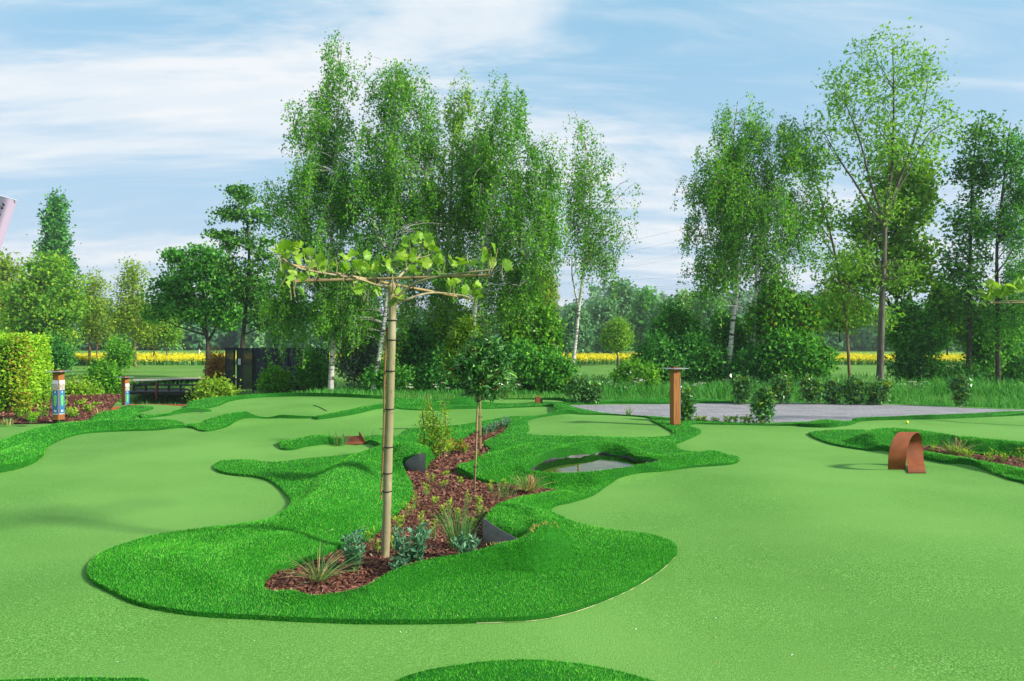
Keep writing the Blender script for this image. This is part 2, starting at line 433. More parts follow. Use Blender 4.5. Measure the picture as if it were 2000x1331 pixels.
FRONTLEFT = [(-200, 1348), (0, 1338), (120, 1334), (220, 1335), (300, 1346), (330, 1450), (0, 1500), (-200, 1450)]
DOMAIN = [(-560, 1010), (-500, 845), (-100, 832), (0, 830), (0, 794), (150, 795), (232, 795), (300, 792), (362, 797), (376, 786, .08), (420, 775, .1), (500, 769.5, .1), (560, 767, .1), (640, 769.5, .1), (740, 774, .1), (850, 775, .09), (980, 774, .09), (1080, 774, .08), (1112, 781), (1180, 782), (1270, 776, .08), (1330, 780), (1420, 785), (1560, 786), (1740, 789.5), (1815, 792.5), (1926, 797.5), (2000, 799.5), (2320, 800), (2700, 990), (3300, 1750), (1000, 1800), (-1300, 1750)]
DOMAIN = [(-560, 1010), (-500, 798), (-100, 793), (60, 791), (150, 793), (232, 793)] + DOMAIN[7:]

def dense(pts, closed=True, step=0.012):
    P = W(pts)
    n = int(max(24, len(P) * 6))
    return catmull(P, n, closed)
OUT = {}
LAYERS = [('green', 'domain', DOMAIN), ('mulch_w', 'westbed', WEST_BED), ('turf', 'back', BACK), ('turf', 'westhill', WESTHILL), ('turf', 'west', WEST), ('turf', 'island', ISLAND), ('turf', 'east', EAST), ('turf', 'chip', CHIP), ('turf', 'front', FRONT),
          ('turf', 'frontleft', FRONTLEFT), ('green', 'oval', OVAL), ('paving', 'pave', PAVE), ('mulch', 'bed', BED), ('mulch_e', 'eastbed', EAST_BED), ('pond', 'pond', POND)]
for lab, key, pts in LAYERS:
    OUT[key] = dense(pts)

def inside(P, poly):
    """even-odd test, P (N,2)"""
    P = np.asarray(P, float); r = np.zeros(len(P), bool)
    x, y = P[:, 0], P[:, 1]
    lo, hi = poly[:, :2].min(0), poly[:, :2].max(0)
    k = np.where((x >= lo[0]) & (x <= hi[0]) & (y >= lo[1]) & (y <= hi[1]))[0]
    x, y = x[k], y[k]; c = np.zeros(len(k), bool)
    n = len(poly)
    for i in range(n):
        x1, y1 = poly[i, 0], poly[i, 1]; x2, y2 = poly[(i + 1) % n, 0], poly[(i + 1) % n, 1]
        if y1 == y2: continue
        m = ((y1 > y) != (y2 > y)) & (x < (x2 - x1) * (y - y1) / (y2 - y1) + x1)
        c ^= m
    r[k] = c
    return r

# triangulate everything at once so that neighbouring surfaces share their edges
pts2, edges = [], []
for lab, key, _ in LAYERS:
    Q = OUT[key]; b = len(pts2); n = len(Q)
    pts2.extend((float(q[0]), float(q[1])) for q in Q)
    edges.extend((b + i, b + (i + 1) % n) for i in range(n))
rng = np.random.default_rng(3)
rows = []
py = 786.0
while py < 1790:
    step = 2.2 + (py - 786) * 0.012
    sx = 11 + (py - 786) * 0.012
    xs = np.arange(-520, 2620, sx)
    rows.append(np.stack([xs + rng.uniform(-.3, .3, len(xs)) * sx, np.full(len(xs), py) + rng.uniform(-.3, .3, len(xs)) * step], 1))
    py += step
G = np.concatenate(rows)
GY = EYE * F / (G[:, 1] - CY)
GP = np.stack([(G[:, 0] - CX) / F * GY, GY], 1)
GP = np.concatenate([GP, np.stack([rng.uniform(-12, 14, 900), rng.uniform(18.5, 24, 900)], 1)])
GP = GP[inside(GP, OUT['domain'])]
pts2.extend((float(a), float(b)) for a, b in GP)
res = delaunay_2d_cdt([Vector(p) for p in pts2], edges, [], 0, 1e-5)
CV = np.array([(v.x, v.y) for v in res[0]])
CT = np.array([f for f in res[2] if len(f) == 3])
cen = CV[CT].mean(1)
LAB = np.full(len(CT), -1)
NAMES = ['green', 'turf', 'mulch', 'mulch_e', 'mulch_w', 'pond', 'paving']
for lab, key, _ in LAYERS:
    LAB[inside(cen, OUT[key])] = NAMES.index(lab)
LAB[~inside(cen, OUT['domain'])] = -1
HC = course_h(CV)
HG = course_h(CV, .3)

def noise2(P, s, seed=0):
    r = np.random.default_rng(seed)
    z = np.zeros(len(P))
    for k in range(6):
        a = r.uniform(0, 2 * math.pi); f = s * r.uniform(.6, 1.6)
        z += np.sin((P[:, 0] * math.cos(a) + P[:, 1] * math.sin(a)) * f + r.uniform(0, 6))
    return z / 6
def bed_h(P):
    return 0.0 + 0.02 * noise2(P, 5, 1) + 0.012 * noise2(P, 14, 2)
def piece(lab, zfun):
    T = CT[LAB == NAMES.index(lab)]
    use, inv = np.unique(T.ravel(), return_inverse=True)
    P = CV[use]
    return np.column_stack([P, zfun(use, P)]), inv.reshape(-1, 3)

M_GREEN = surf('short_pile_turf', (0.100, 0.268, 0.042), layers=[(110, (0.04, 0.135, 0.016), .5, .62, 3, .85), (90, (0.22, 0.43, 0.10), .52, .64, 3, .8), (1.1, (0.096, 0.245, 0.040), .45, .62, 5, .5), (.35, (0.155, 0.335, 0.07), .42, .62, 3, .7),],
               rough=.85, spec=.12, bumps=[(140, .7, .008), (50, .2, .006)])
M_TURF = surf('long_pile_turf', (0.013, 0.14, 0.008), layers=[(160, (0.006, 0.065, 0.005), .42, .62, 3, .8), (3, (0.02, 0.18, 0.012), .45, .65, 3, .5)], rough=.8, spec=.15, bumps=[(220, .8, .01)])  # backing sheet and skirts: dark green stands in for shade between the blades
M_SOIL = surf('dark_bark_soil', (0.07, 0.028, 0.02), layers=[(40, (0.13, 0.05, 0.035), .45, .6, 4, .9), (9, (0.04, 0.02, 0.016), .45, .65, 3, .7)], rough=.95, spec=.1, bumps=[(50, .9, .02)])

V, T = piece('green', lambda i, P: HG[i])
o = link('putting_green', np_mesh('putting_green', V, T, np.full(len(T), 3), M_GREEN, True))
tag(o, 'flat pale green short-pile putting surface winding between the raised turf', kind='structure')
V, T = piece('turf', lambda i, P: HC[i] + 0.03)
TURF_V, TURF_T = V, T
# skirts: open edges of the turf carpet go down to its bed
E = np.sort(np.concatenate([T[:, [0, 1]], T[:, [1, 2]], T[:, [2, 0]]]), axis=1)
Ed = np.concatenate([T[:, [0, 1]], T[:, [1, 2]], T[:, [2, 0]]])
uq, first, cnt = np.unique(E, axis=0, return_index=True, return_counts=True)
be = Ed[first[cnt == 1]]
bv, binv = np.unique(be.ravel(), return_inverse=True)
SK = V[bv].copy(); SK[:, 2] = np.minimum(SK[:, 2] - .045, course_h(SK, .3) - .012)
near_hole = np.zeros(len(bv), bool)
for k, dz in (('bed', .3), ('pond', .34), ('eastbed', .3), ('westbed', .2)):
    poly = OUT[k]
    d = np.min(((V[bv][:, None, :2] - poly[None, :, :2]) ** 2).sum(2), axis=1)
    m = d < .06 ** 2
    SK[m, 2] = np.minimum(SK[m, 2], -0.16 if k == 'pond' else -0.06)
b2 = binv.reshape(-1, 2) + len(V)
Q = np.stack([be[:, 1], be[:, 0], b2[:, 0], b2[:, 1]], 1)
Vt = np.concatenate([V, SK])
me = np_mesh('raised_turf', Vt, np.concatenate([T.ravel(), Q.ravel()]), np.concatenate([np.full(len(T), 3), np.full(len(Q), 4)]), M_TURF, False)
me.polygons.foreach_set('use_smooth', np.concatenate([np.ones(len(T), bool), np.zeros(len(Q), bool)]))
SKIRT_T = np.concatenate([Q[:, [0, 1, 2]], Q[:, [0, 2, 3]]])
TURF = link('raised_turf', me)
tag(TURF, 'bright green long-pile turf rolls and mounds framing beds, pond and greens', kind='structure')

# blades of the long turf
M_BLADE = leafy('turf_blades', [(0.012, 0.13, 0.007), (0.042, 0.40, 0.016), (0.10, 0.58, 0.034), (0.36, 0.78, 0.14)], trans=.35, rough=.45, spec=.25)
def scatter(V, T, dens, rng):
    A, B, C = V[T[:, 0]], V[T[:, 1]], V[T[:, 2]]
    area = .5 * np.linalg.norm(np.cross(B - A, C - A), axis=1)
    Yc = np.maximum((A + B + C)[:, 1] / 3, 1.5)
    Nt = np.cross(B - A, C - A); Nt /= np.linalg.norm(Nt, axis=1, keepdims=True) + 1e-12
    Vd = (A + B + C) / 3 - np.array([0, 0, EYE]); Vl = np.linalg.norm(Vd, axis=1)
    steep = np.clip(np.abs((Nt * Vd).sum(1)) / EYE, 1, 3)      # banks seen face on need a denser pile
    n = rng.poisson(area * steep * dens(Yc, (A + B + C)[:, 0] / 3))
    i = np.repeat(np.arange(len(T)), n)
    a, b = rng.random(len(i)), rng.random(len(i))
    f = a + b > 1; a[f] = 1 - a[f]; b[f] = 1 - b[f]
    N = np.cross(B - A, C - A); N /= np.linalg.norm(N, axis=1, keepdims=True) + 1e-12
    N[N[:, 2] < 0] *= -1
    return A[i] + a[:, None] * (B - A)[i] + b[:, None] * (C - A)[i], N[i]
rb = np.random.default_rng(11)
def turf_dens(Y, X):
    d = np.minimum(22000, 24000 * (5 / Y) ** 2.7)
    return np.where(np.abs(X) > 0.82 * Y + .3, 150, d)
P, N = scatter(TURF_V, TURF_T, turf_dens, rb)
def out_n(V, T):
    N = np.cross(V[T[:, 1]] - V[T[:, 0]], V[T[:, 2]] - V[T[:, 0]])
    return N / (np.linalg.norm(N, axis=1, keepdims=True) + 1e-12)
SA, SB, SC = Vt[SKIRT_T[:, 0]], Vt[SKIRT_T[:, 1]], Vt[SKIRT_T[:, 2]]
sar = .5 * np.linalg.norm(np.cross(SB - SA, SC - SA), axis=1)
sn = rb.poisson(sar * turf_dens((SA + SB + SC)[:, 1] / 3, (SA + SB + SC)[:, 0] / 3) * 1.6)
si = np.repeat(np.arange(len(sar)), sn)
aa, bb = rb.random(len(si)), rb.random(len(si)); ff = aa + bb > 1; aa[ff] = 1 - aa[ff]; bb[ff] = 1 - bb[ff]
SP = SA[si] + aa[:, None] * (SB - SA)[si] + bb[:, None] * (SC - SA)[si]
ok = SP[:, 2] > course_h(SP, .3) - .02
SN = out_n(Vt, SKIRT_T)[si] * .8 + np.array([0, 0, .75])
P, N = np.concatenate([P, SP[ok]]), np.concatenate([N, SN[ok]])
n = len(P)
sc = np.clip(P[:, 1] / 5.5, 0.8, 2.6)
ln = rb.uniform(.009, .018, n) * np.clip(sc, .9, 1.3)
wd = rb.uniform(.0013, .0030, n) * sc
th = rb.uniform(0, 2 * math.pi, n)
D = np.stack([np.cos(th), np.sin(th), np.zeros(n)], 1)
flow = np.stack([noise2(P, 1.5, 5), noise2(P, 1.5, 6), np.zeros(n)], 1)
lean = N * .55 + np.array([0, 0, .5]) + rb.normal(0, .38, (n, 3)) + 0.4 * flow
lean /= np.linalg.norm(lean, axis=1, keepdims=True)
BV = np.stack([P - D * wd[:, None] - N * .004, P + D * wd[:, None] - N * .004, P + lean * ln[:, None]], 1).reshape(-1, 3)
me = np_mesh('turf_blades', BV, np.arange(3 * n), np.full(n, 3), M_BLADE, False, np.clip(rb.beta(1.3, 1.6, n) + .16 * noise2(P, 3, 8) + .10 * noise2(P, 9, 18), 0, 1))
o = link('turf_blades', me, TURF)
tag(o, kind='stuff')
print('turf blades', n)
# dry straw-coloured blades in the crease below the roll
Q = catmull(W([(905, 1112, .03), (950, 1101, .03), (1000, 1091, .03), (1040, 1083, .03), (1088, 1070, .03)]), 420)
Q[:, :2] += rb.normal(0, .022, (420, 2)) * (rb.random((420, 1)) ** .5) * 1.6
Q = Q[noise2(Q, 9, 77) > .14]
Q[:, 2] = course_h(Q) + .03
n = len(Q)
th = rb.uniform(0, 6.28, n); D = np.stack([np.cos(th), np.sin(th), np.zeros(n)], 1)
BV = np.stack([Q - D * .003, Q + D * .003, Q + np.stack([rb.normal(0, .012, n), rb.normal(0, .012, n), rb.uniform(.012, .026, n)], 1)], 1).reshape(-1, 3)
M_DRY = surf('dry_turf', (0.36, 0.30, 0.07), rough=.8)
tag(link('dry_blades', np_mesh('dry_blades', BV, np.arange(3 * n), np.full(n, 3), M_DRY), TURF), kind='stuff')
# pale carpet edge showing along the front outline
M_EDGE = surf('carpet_backing', (0.42, 0.42, 0.22), layers=[(9, (0.1, 0.24, 0.05), .45, .55, 3, .9)], rough=.9)
Q = catmull(W([(930, 1219.5), (1040, 1212.5), (1110, 1197.5), (1180, 1172.5), (1240, 1144.5), (1290, 1112.5), (1319, 1086)]), 60)
Q[:, 2] = course_h(Q, .3) + .004
link('carpet_edge', MB().tube(Q, .0024, 5).mesh('carpet_edge', M_EDGE), TURF)
# stray bits on the greens
n = 160
yy = rb.uniform(800, 1331, n); xx = rb.uniform(-100, 2100, n)
Q = np.array([onz(a, b) for a, b in zip(xx, yy)])
Q = Q[inside(Q[:, :2], OUT['domain']) & ~inside(Q[:, :2], OUT['island']) & ~inside(Q[:, :2], OUT['west']) & ~inside(Q[:, :2], OUT['east']) & ~inside(Q[:, :2], OUT['westbed']) & ~inside(Q[:, :2], OUT['front'])]
Q[:, 2] = course_h(Q, .3) + .003; n = len(Q)
s_ = rb.uniform(.003, .009, n)[:, None]; a_ = rb.uniform(0, 6.28, n)
u_ = np.stack([np.cos(a_), np.sin(a_), rb.uniform(0, .5, n)], 1) * s_; v_ = np.stack([-np.sin(a_), np.cos(a_), rb.uniform(0, .3, n)], 1) * s_ * .6
BV = np.stack([Q - u_, Q - v_, Q + u_, Q + v_], 1).reshape(-1, 3)
o = link('stray_petals', np_mesh('stray_petals', BV, np.arange(4 * n), np.full(n, 4), leafy('stray_bits', [(0.10, 0.05, 0.02), (0.35, 0.28, 0.12), (0.6, 0.58, 0.45), (0.75, 0.74, 0.66)], 0.0), False, rb.random(n)))
tag(o, 'tiny petals and bits of litter strewn over the greens', kind='stuff')

# mulch beds and their chips
M_CHIP = leafy('bark_chips', [(0.05, 0.02, 0.013), (0.145, 0.052, 0.032), (0.24, 0.10, 0.065), (0.50, 0.30, 0.21)], trans=0.0, rough=.8, spec=.2)
def chips(name, V, T, dens, size, parent, seed):
    r = np.random.default_rng(seed)
    P, N = scatter(V, T, dens, r)
    n = len(P)
    tpl = np.array([(-1, 0, 0), (-.45, -.5, .12), (.5, -.42, 0), (1, .1, .05), (.4, .5, 0), (-.5, .42, 0.1), (0, 0, .38), (0, 0, -.3)])
    fc = np.array([(0, 1, 6), (1, 2, 6), (2, 3, 6), (3, 4, 6), (4, 5, 6), (5, 0, 6), (1, 0, 7), (2, 1, 7), (3, 2, 7), (4, 3, 7), (5, 4, 7), (0, 5, 7)])
    Y = P[:, 1]
    L = r.uniform(.5, 1.3, n) * size * np.clip(Y / 7, .85, 1.6)
    wid = L * r.uniform(.45, .95, n); hei = L * r.uniform(.3, .6, n)
    tp = tpl[None] * np.stack([L, wid, hei], 1)[:, None, :] * r.uniform(.8, 1.2, (n, 8, 3))
    a, b = r.uniform(0, 2 * math.pi, n), r.normal(0, .45, n)
    x = tp[..., 0] * np.cos(b)[:, None] - tp[..., 2] * np.sin(b)[:, None]
    z = tp[..., 0] * np.sin(b)[:, None] + tp[..., 2] * np.cos(b)[:, None]
    y = tp[..., 1]
    Vc = np.stack([x * np.cos(a)[:, None] - y * np.sin(a)[:, None], x * np.sin(a)[:, None] + y * np.cos(a)[:, None], z], -1) + P[:, None, :]
    Vc[..., 2] += r.uniform(0, .016, n)[:, None]
    lo = (fc[None] + 8 * np.arange(n)[:, None, None]).ravel()
    me = np_mesh(name, Vc.reshape(-1, 3), lo, np.full(12 * n, 3), M_CHIP, False, np.repeat(np.clip(r.beta(2, 2.6, n), 0, 1), 12))
    o = link(name, me, parent)
    tag(o, kind='stuff')
    print(name, n)
for lab, nm, lbl, dn, zf in (('mulch', 'mulch_bed', 'red-brown bark mulch bed running from the front island back between the turf rolls', lambda Y, X: np.minimum(2300, 2300 * (5.5 / Y) ** 1.6), lambda i, P: bed_h(P)),
                             ('mulch_e', 'mulch_bed', 'red-brown bark mulch bed beside the rusty loop', lambda Y, X: np.where(X > .8 * Y, 200., 900.), lambda i, P: bed_h(P) + .03),
                             ('mulch_w', 'mulch_bed', 'red-brown bark mulch bed in front of the clipped hedge', lambda Y, X: np.where(X < -.78 * Y, 25., 260.), lambda i, P: bed_h(P) + .02 + .28 * np.clip((P[:, 1] - 14.5) / 3.5, 0, 1))):
    V, T = piece(lab, zf)
    b = link(nm, np_mesh(nm, V, T, np.full(len(T), 3), M_SOIL, True))
    tag(b, lbl, kind='structure')
    chips('bark_chips', V, T, dn, .025, b, 21)

# paving
m, t, out = nodes_of('grey_clinker_paving')
N_ = t.nodes.new
tcn = N_('ShaderNodeTexCoord'); mp = N_('ShaderNodeMapping'); mp.inputs['Rotation'].default_value = (0, 0, math.radians(6))
t.links.new(tcn.outputs['Object'], mp.inputs[0])
br = N_('ShaderNodeTexBrick')
br.inputs['Scale'].default_value = 1.0; br.inputs['Brick Width'].default_value = .42; br.inputs['Row Height'].default_value = .21
br.inputs['Mortar Size'].default_value = .008
br.inputs['Color1'].default_value = (0.27, 0.26, 0.28, 1); br.inputs['Color2'].default_value = (0.36, 0.345, 0.365, 1); br.inputs['Mortar'].default_value = (0.16, 0.15, 0.15, 1)
br.inputs['Bias'].default_value = 0
t.links.new(mp.outputs[0], br.inputs[0])
nz = N_('ShaderNodeTexNoise'); nz.inputs['Scale'].default_value = 3; t.links.new(tcn.outputs['Object'], nz.inputs['Vector'])
mx = N_('ShaderNodeMix'); mx.data_type = 'RGBA'; mx.blend_type = 'MULTIPLY'; mx.inputs[0].default_value = .5
t.links.new(br.outputs[0], mx.inputs[6]); t.links.new(nz.outputs[0], mx.inputs[7])
mx.inputs[0].default_value = .35
p = N_('ShaderNodeBsdfPrincipled'); p.inputs['Roughness'].default_value = .75; p.inputs['Specular IOR Level'].default_value = .3
t.links.new(mx.outputs[2], p.inputs['Base Color'])
bp = N_('ShaderNodeBump'); bp.inputs['Strength'].default_value = .4; bp.inputs['Distance'].default_value = .01
t.links.new(br.outputs['Fac'], bp.inputs['Height']); bp.invert = True
t.links.new(bp.outputs[0], p.inputs['Normal']); t.links.new(p.outputs[0], out.inputs[0])
M_PAVE = m
V, T = piece('paving', lambda i, P: np.zeros(len(P)) + .004)
o = link('paved_plaza', np_mesh('paved_plaza', V, T, np.full(len(T), 3), M_PAVE))
tag(o, 'plaza of grey paving stones behind the greens', kind='structure')

# pond: mud bottom and water
POND_W = OUT['pond']
c = POND_W[:, :2].mean(0)
big = c + (POND_W[:, :2] - c) * 1.03
M_MUD = surf('pond_mud', (0.62, 0.54, 0.09), layers=[(5, (0.34, 0.33, 0.04), .42, .62, 4, .8), (22, (0.66, 0.56, 0.14), .5, .7, 3, .5)], rough=.9, spec=.1)
V, T = piece('pond', lambda i, P: np.full(len(P), -.03))
o = link('pond_bed', np_mesh('pond_bed', V, T, np.full(len(T), 3), M_MUD))
tag(o, 'olive mud bottom seen through the shallow pond', kind='structure')
m, t, out = nodes_of('pond_water')
N_ = t.nodes.new
fr = N_('ShaderNodeFresnel'); fr.inputs['IOR'].default_value = 1.33
nzw = N_('ShaderNodeTexNoise'); nzw.inputs['Scale'].default_value = 9
bw = N_('ShaderNodeBump'); bw.inputs['Strength'].default_value = .02; bw.inputs['Distance'].default_value = .02
t.links.new(nzw.outputs[0], bw.inputs['Height']); t.links.new(bw.outputs[0], fr.inputs['Normal'])
tr = N_('ShaderNodeBsdfTransparent'); tr.inputs[0].default_value = (.95, .95, .75, 1)
gl = N_('ShaderNodeBsdfGlossy'); gl.inputs['Roughness'].default_value = .015; t.links.new(bw.outputs[0], gl.inputs['Normal'])
ms = N_('ShaderNodeMixShader'); t.links.new(fr.outputs[0], ms.inputs[0]); t.links.new(tr.outputs[0], ms.inputs[1]); t.links.new(gl.outputs[0], ms.inputs[2])
t.links.new(ms.outputs[0], out.inputs[0])
V, T = piece('pond', lambda i, P: np.full(len(P), .065))
o = link('pond_water', np_mesh('pond_water', V, T, np.full(len(T), 3), m))
tag(o, 'still shallow water of the small turf-rimmed pond', kind='structure')
# black liner band showing under the rim
M_LINER = surf('pond_liner', (0.016, 0.016, 0.018), layers=[(14, (0.05, 0.05, 0.055), .5, .65, 3, .8)], rough=.45, spec=.5)
n = len(POND_W)
mb = MB()
c3 = POND_W[:, :2].mean(0)
ang = np.arange(n)
ins = c3 + (POND_W[:, :2] - c3) * (0.975 + 0.012 * np.sin(ang * .9))[:, None]
top = np.column_stack([ins, np.full(n, .078) + .010 * np.sin(ang * .55) + .006 * np.sin(ang * 1.7)])
bot = np.column_stack([c3 + (POND_W[:, :2] - c3) * .93, np.full(n, -.04)])
mb.add(np.concatenate([top, bot]), [[i, (i + 1) % n, n + (i + 1) % n, n + i] for i in range(n)])
o = mb.build('pond_liner', M_LINER, None, True)
tag(o, 'black rubber liner showing under the turf rim of the pond', 'liner')

# ------------------------------------------------------------------ wide ground
def sstep(a, b, x):
    t = np.clip((x - a) / (b - a), 0, 1)
    return t * t * (3 - 2 * t)
def ground_h(P):
    x, y = P[:, 0], P[:, 1]
    z = np.full(len(P), -.02)
    under = sstep(22.3, 20.6, y) * sstep(-26, -14, x) * sstep(30, 20, x)
    z -= .38 * under
    creek = np.exp(-((y - 25.6 - .12 * (x + 8)) / 2.0) ** 2) * sstep(-5.5, -8.5, x)
    z -= .75 * creek
    z -= .3 * sstep(-5.5, -9, x) * sstep(19, 21, y) * sstep(33, 29, y)
    ditch = np.exp(-((y - 27.5) / 1.6) ** 2) * sstep(0, 3, x)
    z -= .5 * ditch
    z += .05 * noise2(P, .25, 9) * sstep(24, 34, y)
    z += .05 * sstep(30, 60, y)
    return z
M_FIELD = surf('mown_grass', (0.10, 0.235, 0.035), layers=[(.35, (0.17, 0.30, 0.055), .4, .65, 4, .8), (6, (0.06, 0.17, 0.025), .45, .7, 4, .6)], rough=.9, spec=.1, bumps=[(30, .5, .05)])
ys = np.concatenate([np.linspace(-30, 14, 12), np.linspace(15, 60, 90), np.linspace(62, 150, 40), np.linspace(165, 520, 20)])
xs = np.concatenate([np.linspace(-460, -90, 20), np.linspace(-80, -31, 26), np.linspace(-30, 34, 110), np.linspace(36, 80, 24), np.linspace(90, 460, 20)])
XX, YY = np.meshgrid(xs, ys)
P = np.column_stack([XX.ravel(), YY.ravel()])
V = np.column_stack([P, ground_h(P)])
nx, ny = len(xs), len(ys)
I = np.arange(nx * ny).reshape(ny, nx)
Q = np.stack([I[:-1, :-1], I[:-1, 1:], I[1:, 1:], I[1:, :-1]], -1).reshape(-1, 4)
o = link('ground', np_mesh('ground', V, Q, np.full(len(Q), 4), M_FIELD, True))
tag(o, 'mown golf course grass reaching back to the far trees', kind='structure')
def gz(x, y): return float(ground_h(np.array([[x, y]]))[0])
def cz(x, y): return float(course_h(np.array([[x, y]]))[0])
# ------------------------------------------------------------------ built objects on the course
M_CORTEN = surf('rusty_steel', (0.215, 0.056, 0.017), layers=[(7, (0.285, 0.082, 0.024), .42, .62, 5, .8), (45, (0.18, 0.055, 0.022), .52, .68, 4, .6), (2, (0.14, 0.05, 0.024), .45, .65, 3, .5)], rough=.8, spec=.25, bumps=[(90, .15, .003)])
M_PLATE = surf('dark_steel_plate', (0.11, 0.105, 0.095), layers=[(5, (0.17, 0.14, 0.11), .42, .66, 4, .8), (30, (0.06, 0.055, 0.05), .5, .7, 3, .6)], rough=.6, spec=.4)
M_WOOD = surf('larch_wood', (0.33, 0.125, 0.03), layers=[(3, (0.20, 0.065, 0.018), .44, .6, 5, .85), (9, (0.42, 0.19, 0.055), .5, .7, 3, .5)], rough=.65, spec=.25, stretch=(14, 14, .7), bumps=[(6, .25, .004)])
M_STAIN = surf('brushed_steel', (0.42, 0.43, 0.44), rough=.35, spec=.5, metal=.7)
M_BLACK = surf('black_rubber', (0.012, 0.012, 0.012), rough=.6)
M_WHITE = surf('white_print', (0.62, 0.63, 0.66), rough=.5)
M_BLUE = surf('blue_print', (0.03, 0.14, 0.30), layers=[(6, (0.05, 0.2, 0.38), .4, .7, 2, .6)], rough=.45)
M_PGREEN = surf('green_print', (0.13, 0.45, 0.10), rough=.45)
M_GREYPRINT = surf('picture_print', (0.36, 0.31, 0.24), layers=[(60, (0.5, 0.47, 0.42), .45, .55, 2, .9), (35, (0.16, 0.13, 0.09), .55, .62, 2, .8)], rough=.45)

# rusty loop: a bent steel strip
Yt = 9.15
def strip(name, path, wvec, th, mat, parent=None):
    """bend a strip of steel along path; wvec is its width; th its thickness"""
    P = np.asarray(path, float); w = np.asarray(wvec, float)
    T = np.gradient(P, axis=0); T /= np.linalg.norm(T, axis=1, keepdims=True)
    wn_ = w / np.linalg.norm(w)
    N = np.cross(T, wn_); N /= np.linalg.norm(N, axis=1, keepdims=True)
    n = len(P)
    V = np.concatenate([P, P + w, P + w + N * th, P + N * th])
    fs = []
    for i in range(n - 1):
        for k in range(4):
            a, b = k * n, ((k + 1) % 4) * n
            fs.append([a + i, a + i + 1, b + i + 1, b + i])
    fs.append([0, n, 2 * n, 3 * n]); fs.append([n - 1, 4 * n - 1, 3 * n - 1, 2 * n - 1])
    return MB().add(V, fs).build(name, mat, parent)
b0 = onz(1770, 921)
tun = empty('steel_loop', (b0[0], b0[1], cz(b0[0], b0[1])), 'rusty steel looping band standing on the pale green beside the right mulch bed', 'loop ramp')
# the strip runs in at the right foot, climbs the far side, turns over and comes down on the left
loop = [(1791.5, 8.98, .0), (1790.5, 9.14, .004), (1789, 9.30, .03), (1787, 9.44, .09), (1785.5, 9.53, .19), (1784, 9.55, .30), (1782, 9.50, .40), (1778.5, 9.42, .465), (1773.5, 9.33, .485), (1767, 9.25, .462), (1760.5, 9.19, .40), (1755.5, 9.16, .30), (1753, 9.17, .18), (1752.2, 9.21, .08), (1752, 9.25, .0)]
P_ = catmull(np.array([((x - CX) / F * Y, Y, z) for x, Y, z in loop]), 60)
g_ = course_h(P_[:, :2], .3)
P_[:, 2] += g_ * np.clip(1 - P_[:, 2] / .2, 0, 1) + .004
strip('loop_strip', P_ - [.112, 0, 0], np.array([.224, 0.0, 0.0]), -.012, M_CORTEN, tun)

# rusty channel on the island
c0 = onz(690, 868)
ch = empty('steel_channel', (c0[0], c0[1], cz(c0[0], c0[1])), 'short rusty steel channel ramp with raised sides beside the small turf humps', 'ramp')
zb = ch.location.z
A_, B_ = onz(675, 868.5, zb), onz(712, 866.5, zb)
C_, D_ = onz(669, 856, zb + .03), onz(701, 855, zb + .05)
def slab(name, pts, th, mat, parent, axis=2):
    P = np.asarray(pts, float); n = len(P)
    q = P.copy(); q[:, axis] -= th
    return MB().add(np.concatenate([P, q]), [list(range(n)), list(range(2 * n - 1, n - 1, -1))] + [[i, n + i, n + (i + 1) % n, (i + 1) % n] for i in range(n)]).build(name, mat, parent)
up = lambda p, d: p + np.array([0, 0, d])
slab('floor_plate', [up(A_, .012), up(B_, .012), up(D_, .03), up(C_, .03)], .02, M_CORTEN, ch)
def wall(name, a, b, ha, hb, th, mat, parent, skew=0):
    d = b - a; nrm = np.array([-d[1], d[0], 0]); nrm /= np.linalg.norm(nrm); nrm *= th
    V = np.array([a, b, up(b, hb), up(a, ha)]); V = np.concatenate([V, V + nrm])
    return MB().add(V, [[0, 1, 2, 3], [7, 6, 5, 4], [0, 4, 5, 1], [1, 5, 6, 2], [2, 6, 7, 3], [3, 7, 4, 0]]).build(name, mat, parent)
wall('side_wall', C_ - [0, 0, .03], A_ - [0, 0, .01], .11, .05, .012, M_CORTEN, ch)
wall('side_wall', D_ - [0, 0, .03], B_ - [0, 0, .01], .13, .05, .012, M_CORTEN, ch)

# steel retaining plates in the long bed
def plate(label, top, ybot, name='retaining_plate'):
    T_ = np.array([at(x, y, Y) for x, y, Y in top])
    n0 = len(T_); T_ = catmull(T_, 16)
    Bt = T_.copy(); Bt[:, 2] = ybot
    d = np.gradient(T_[:, :2], axis=0); nn = np.column_stack([-d[:, 1], d[:, 0], np.zeros(16)]); nn /= np.linalg.norm(nn, axis=1, keepdims=True)
    V = np.concatenate([T_, Bt, T_ + nn * .006, Bt + nn * .006]); n = 16
    fs = []
    for i in range(n - 1):
        fs += [[i, n + i, n + i + 1, i + 1], [2 * n + i + 1, 3 * n + i + 1, 3 * n + i, 2 * n + i], [i, i + 1, 2 * n + i + 1, 2 * n + i]]
    o = MB().add(V, fs).build(name, M_PLATE, None, True)
    return tag(o, label, 'retaining plate', 'steel plates holding the turf above the mulch')
plate('grey steel retaining plate below the turf mound, beside the leafy tall stems', [(782, 913.5, 9.36), (790, 904, 9.3), (800, 895.5, 9.24), (815, 888, 9.18), (830.5, 884.5, 9.13)], -.08)
plate('dark steel retaining plate under the curled turf lip beside the tall green grass', [(943, 1012, 6.03), (958, 1022.5, 5.90), (976, 1034.5, 5.74), (996, 1045.5, 5.58), (1019, 1058.5, 5.39)], -.08)

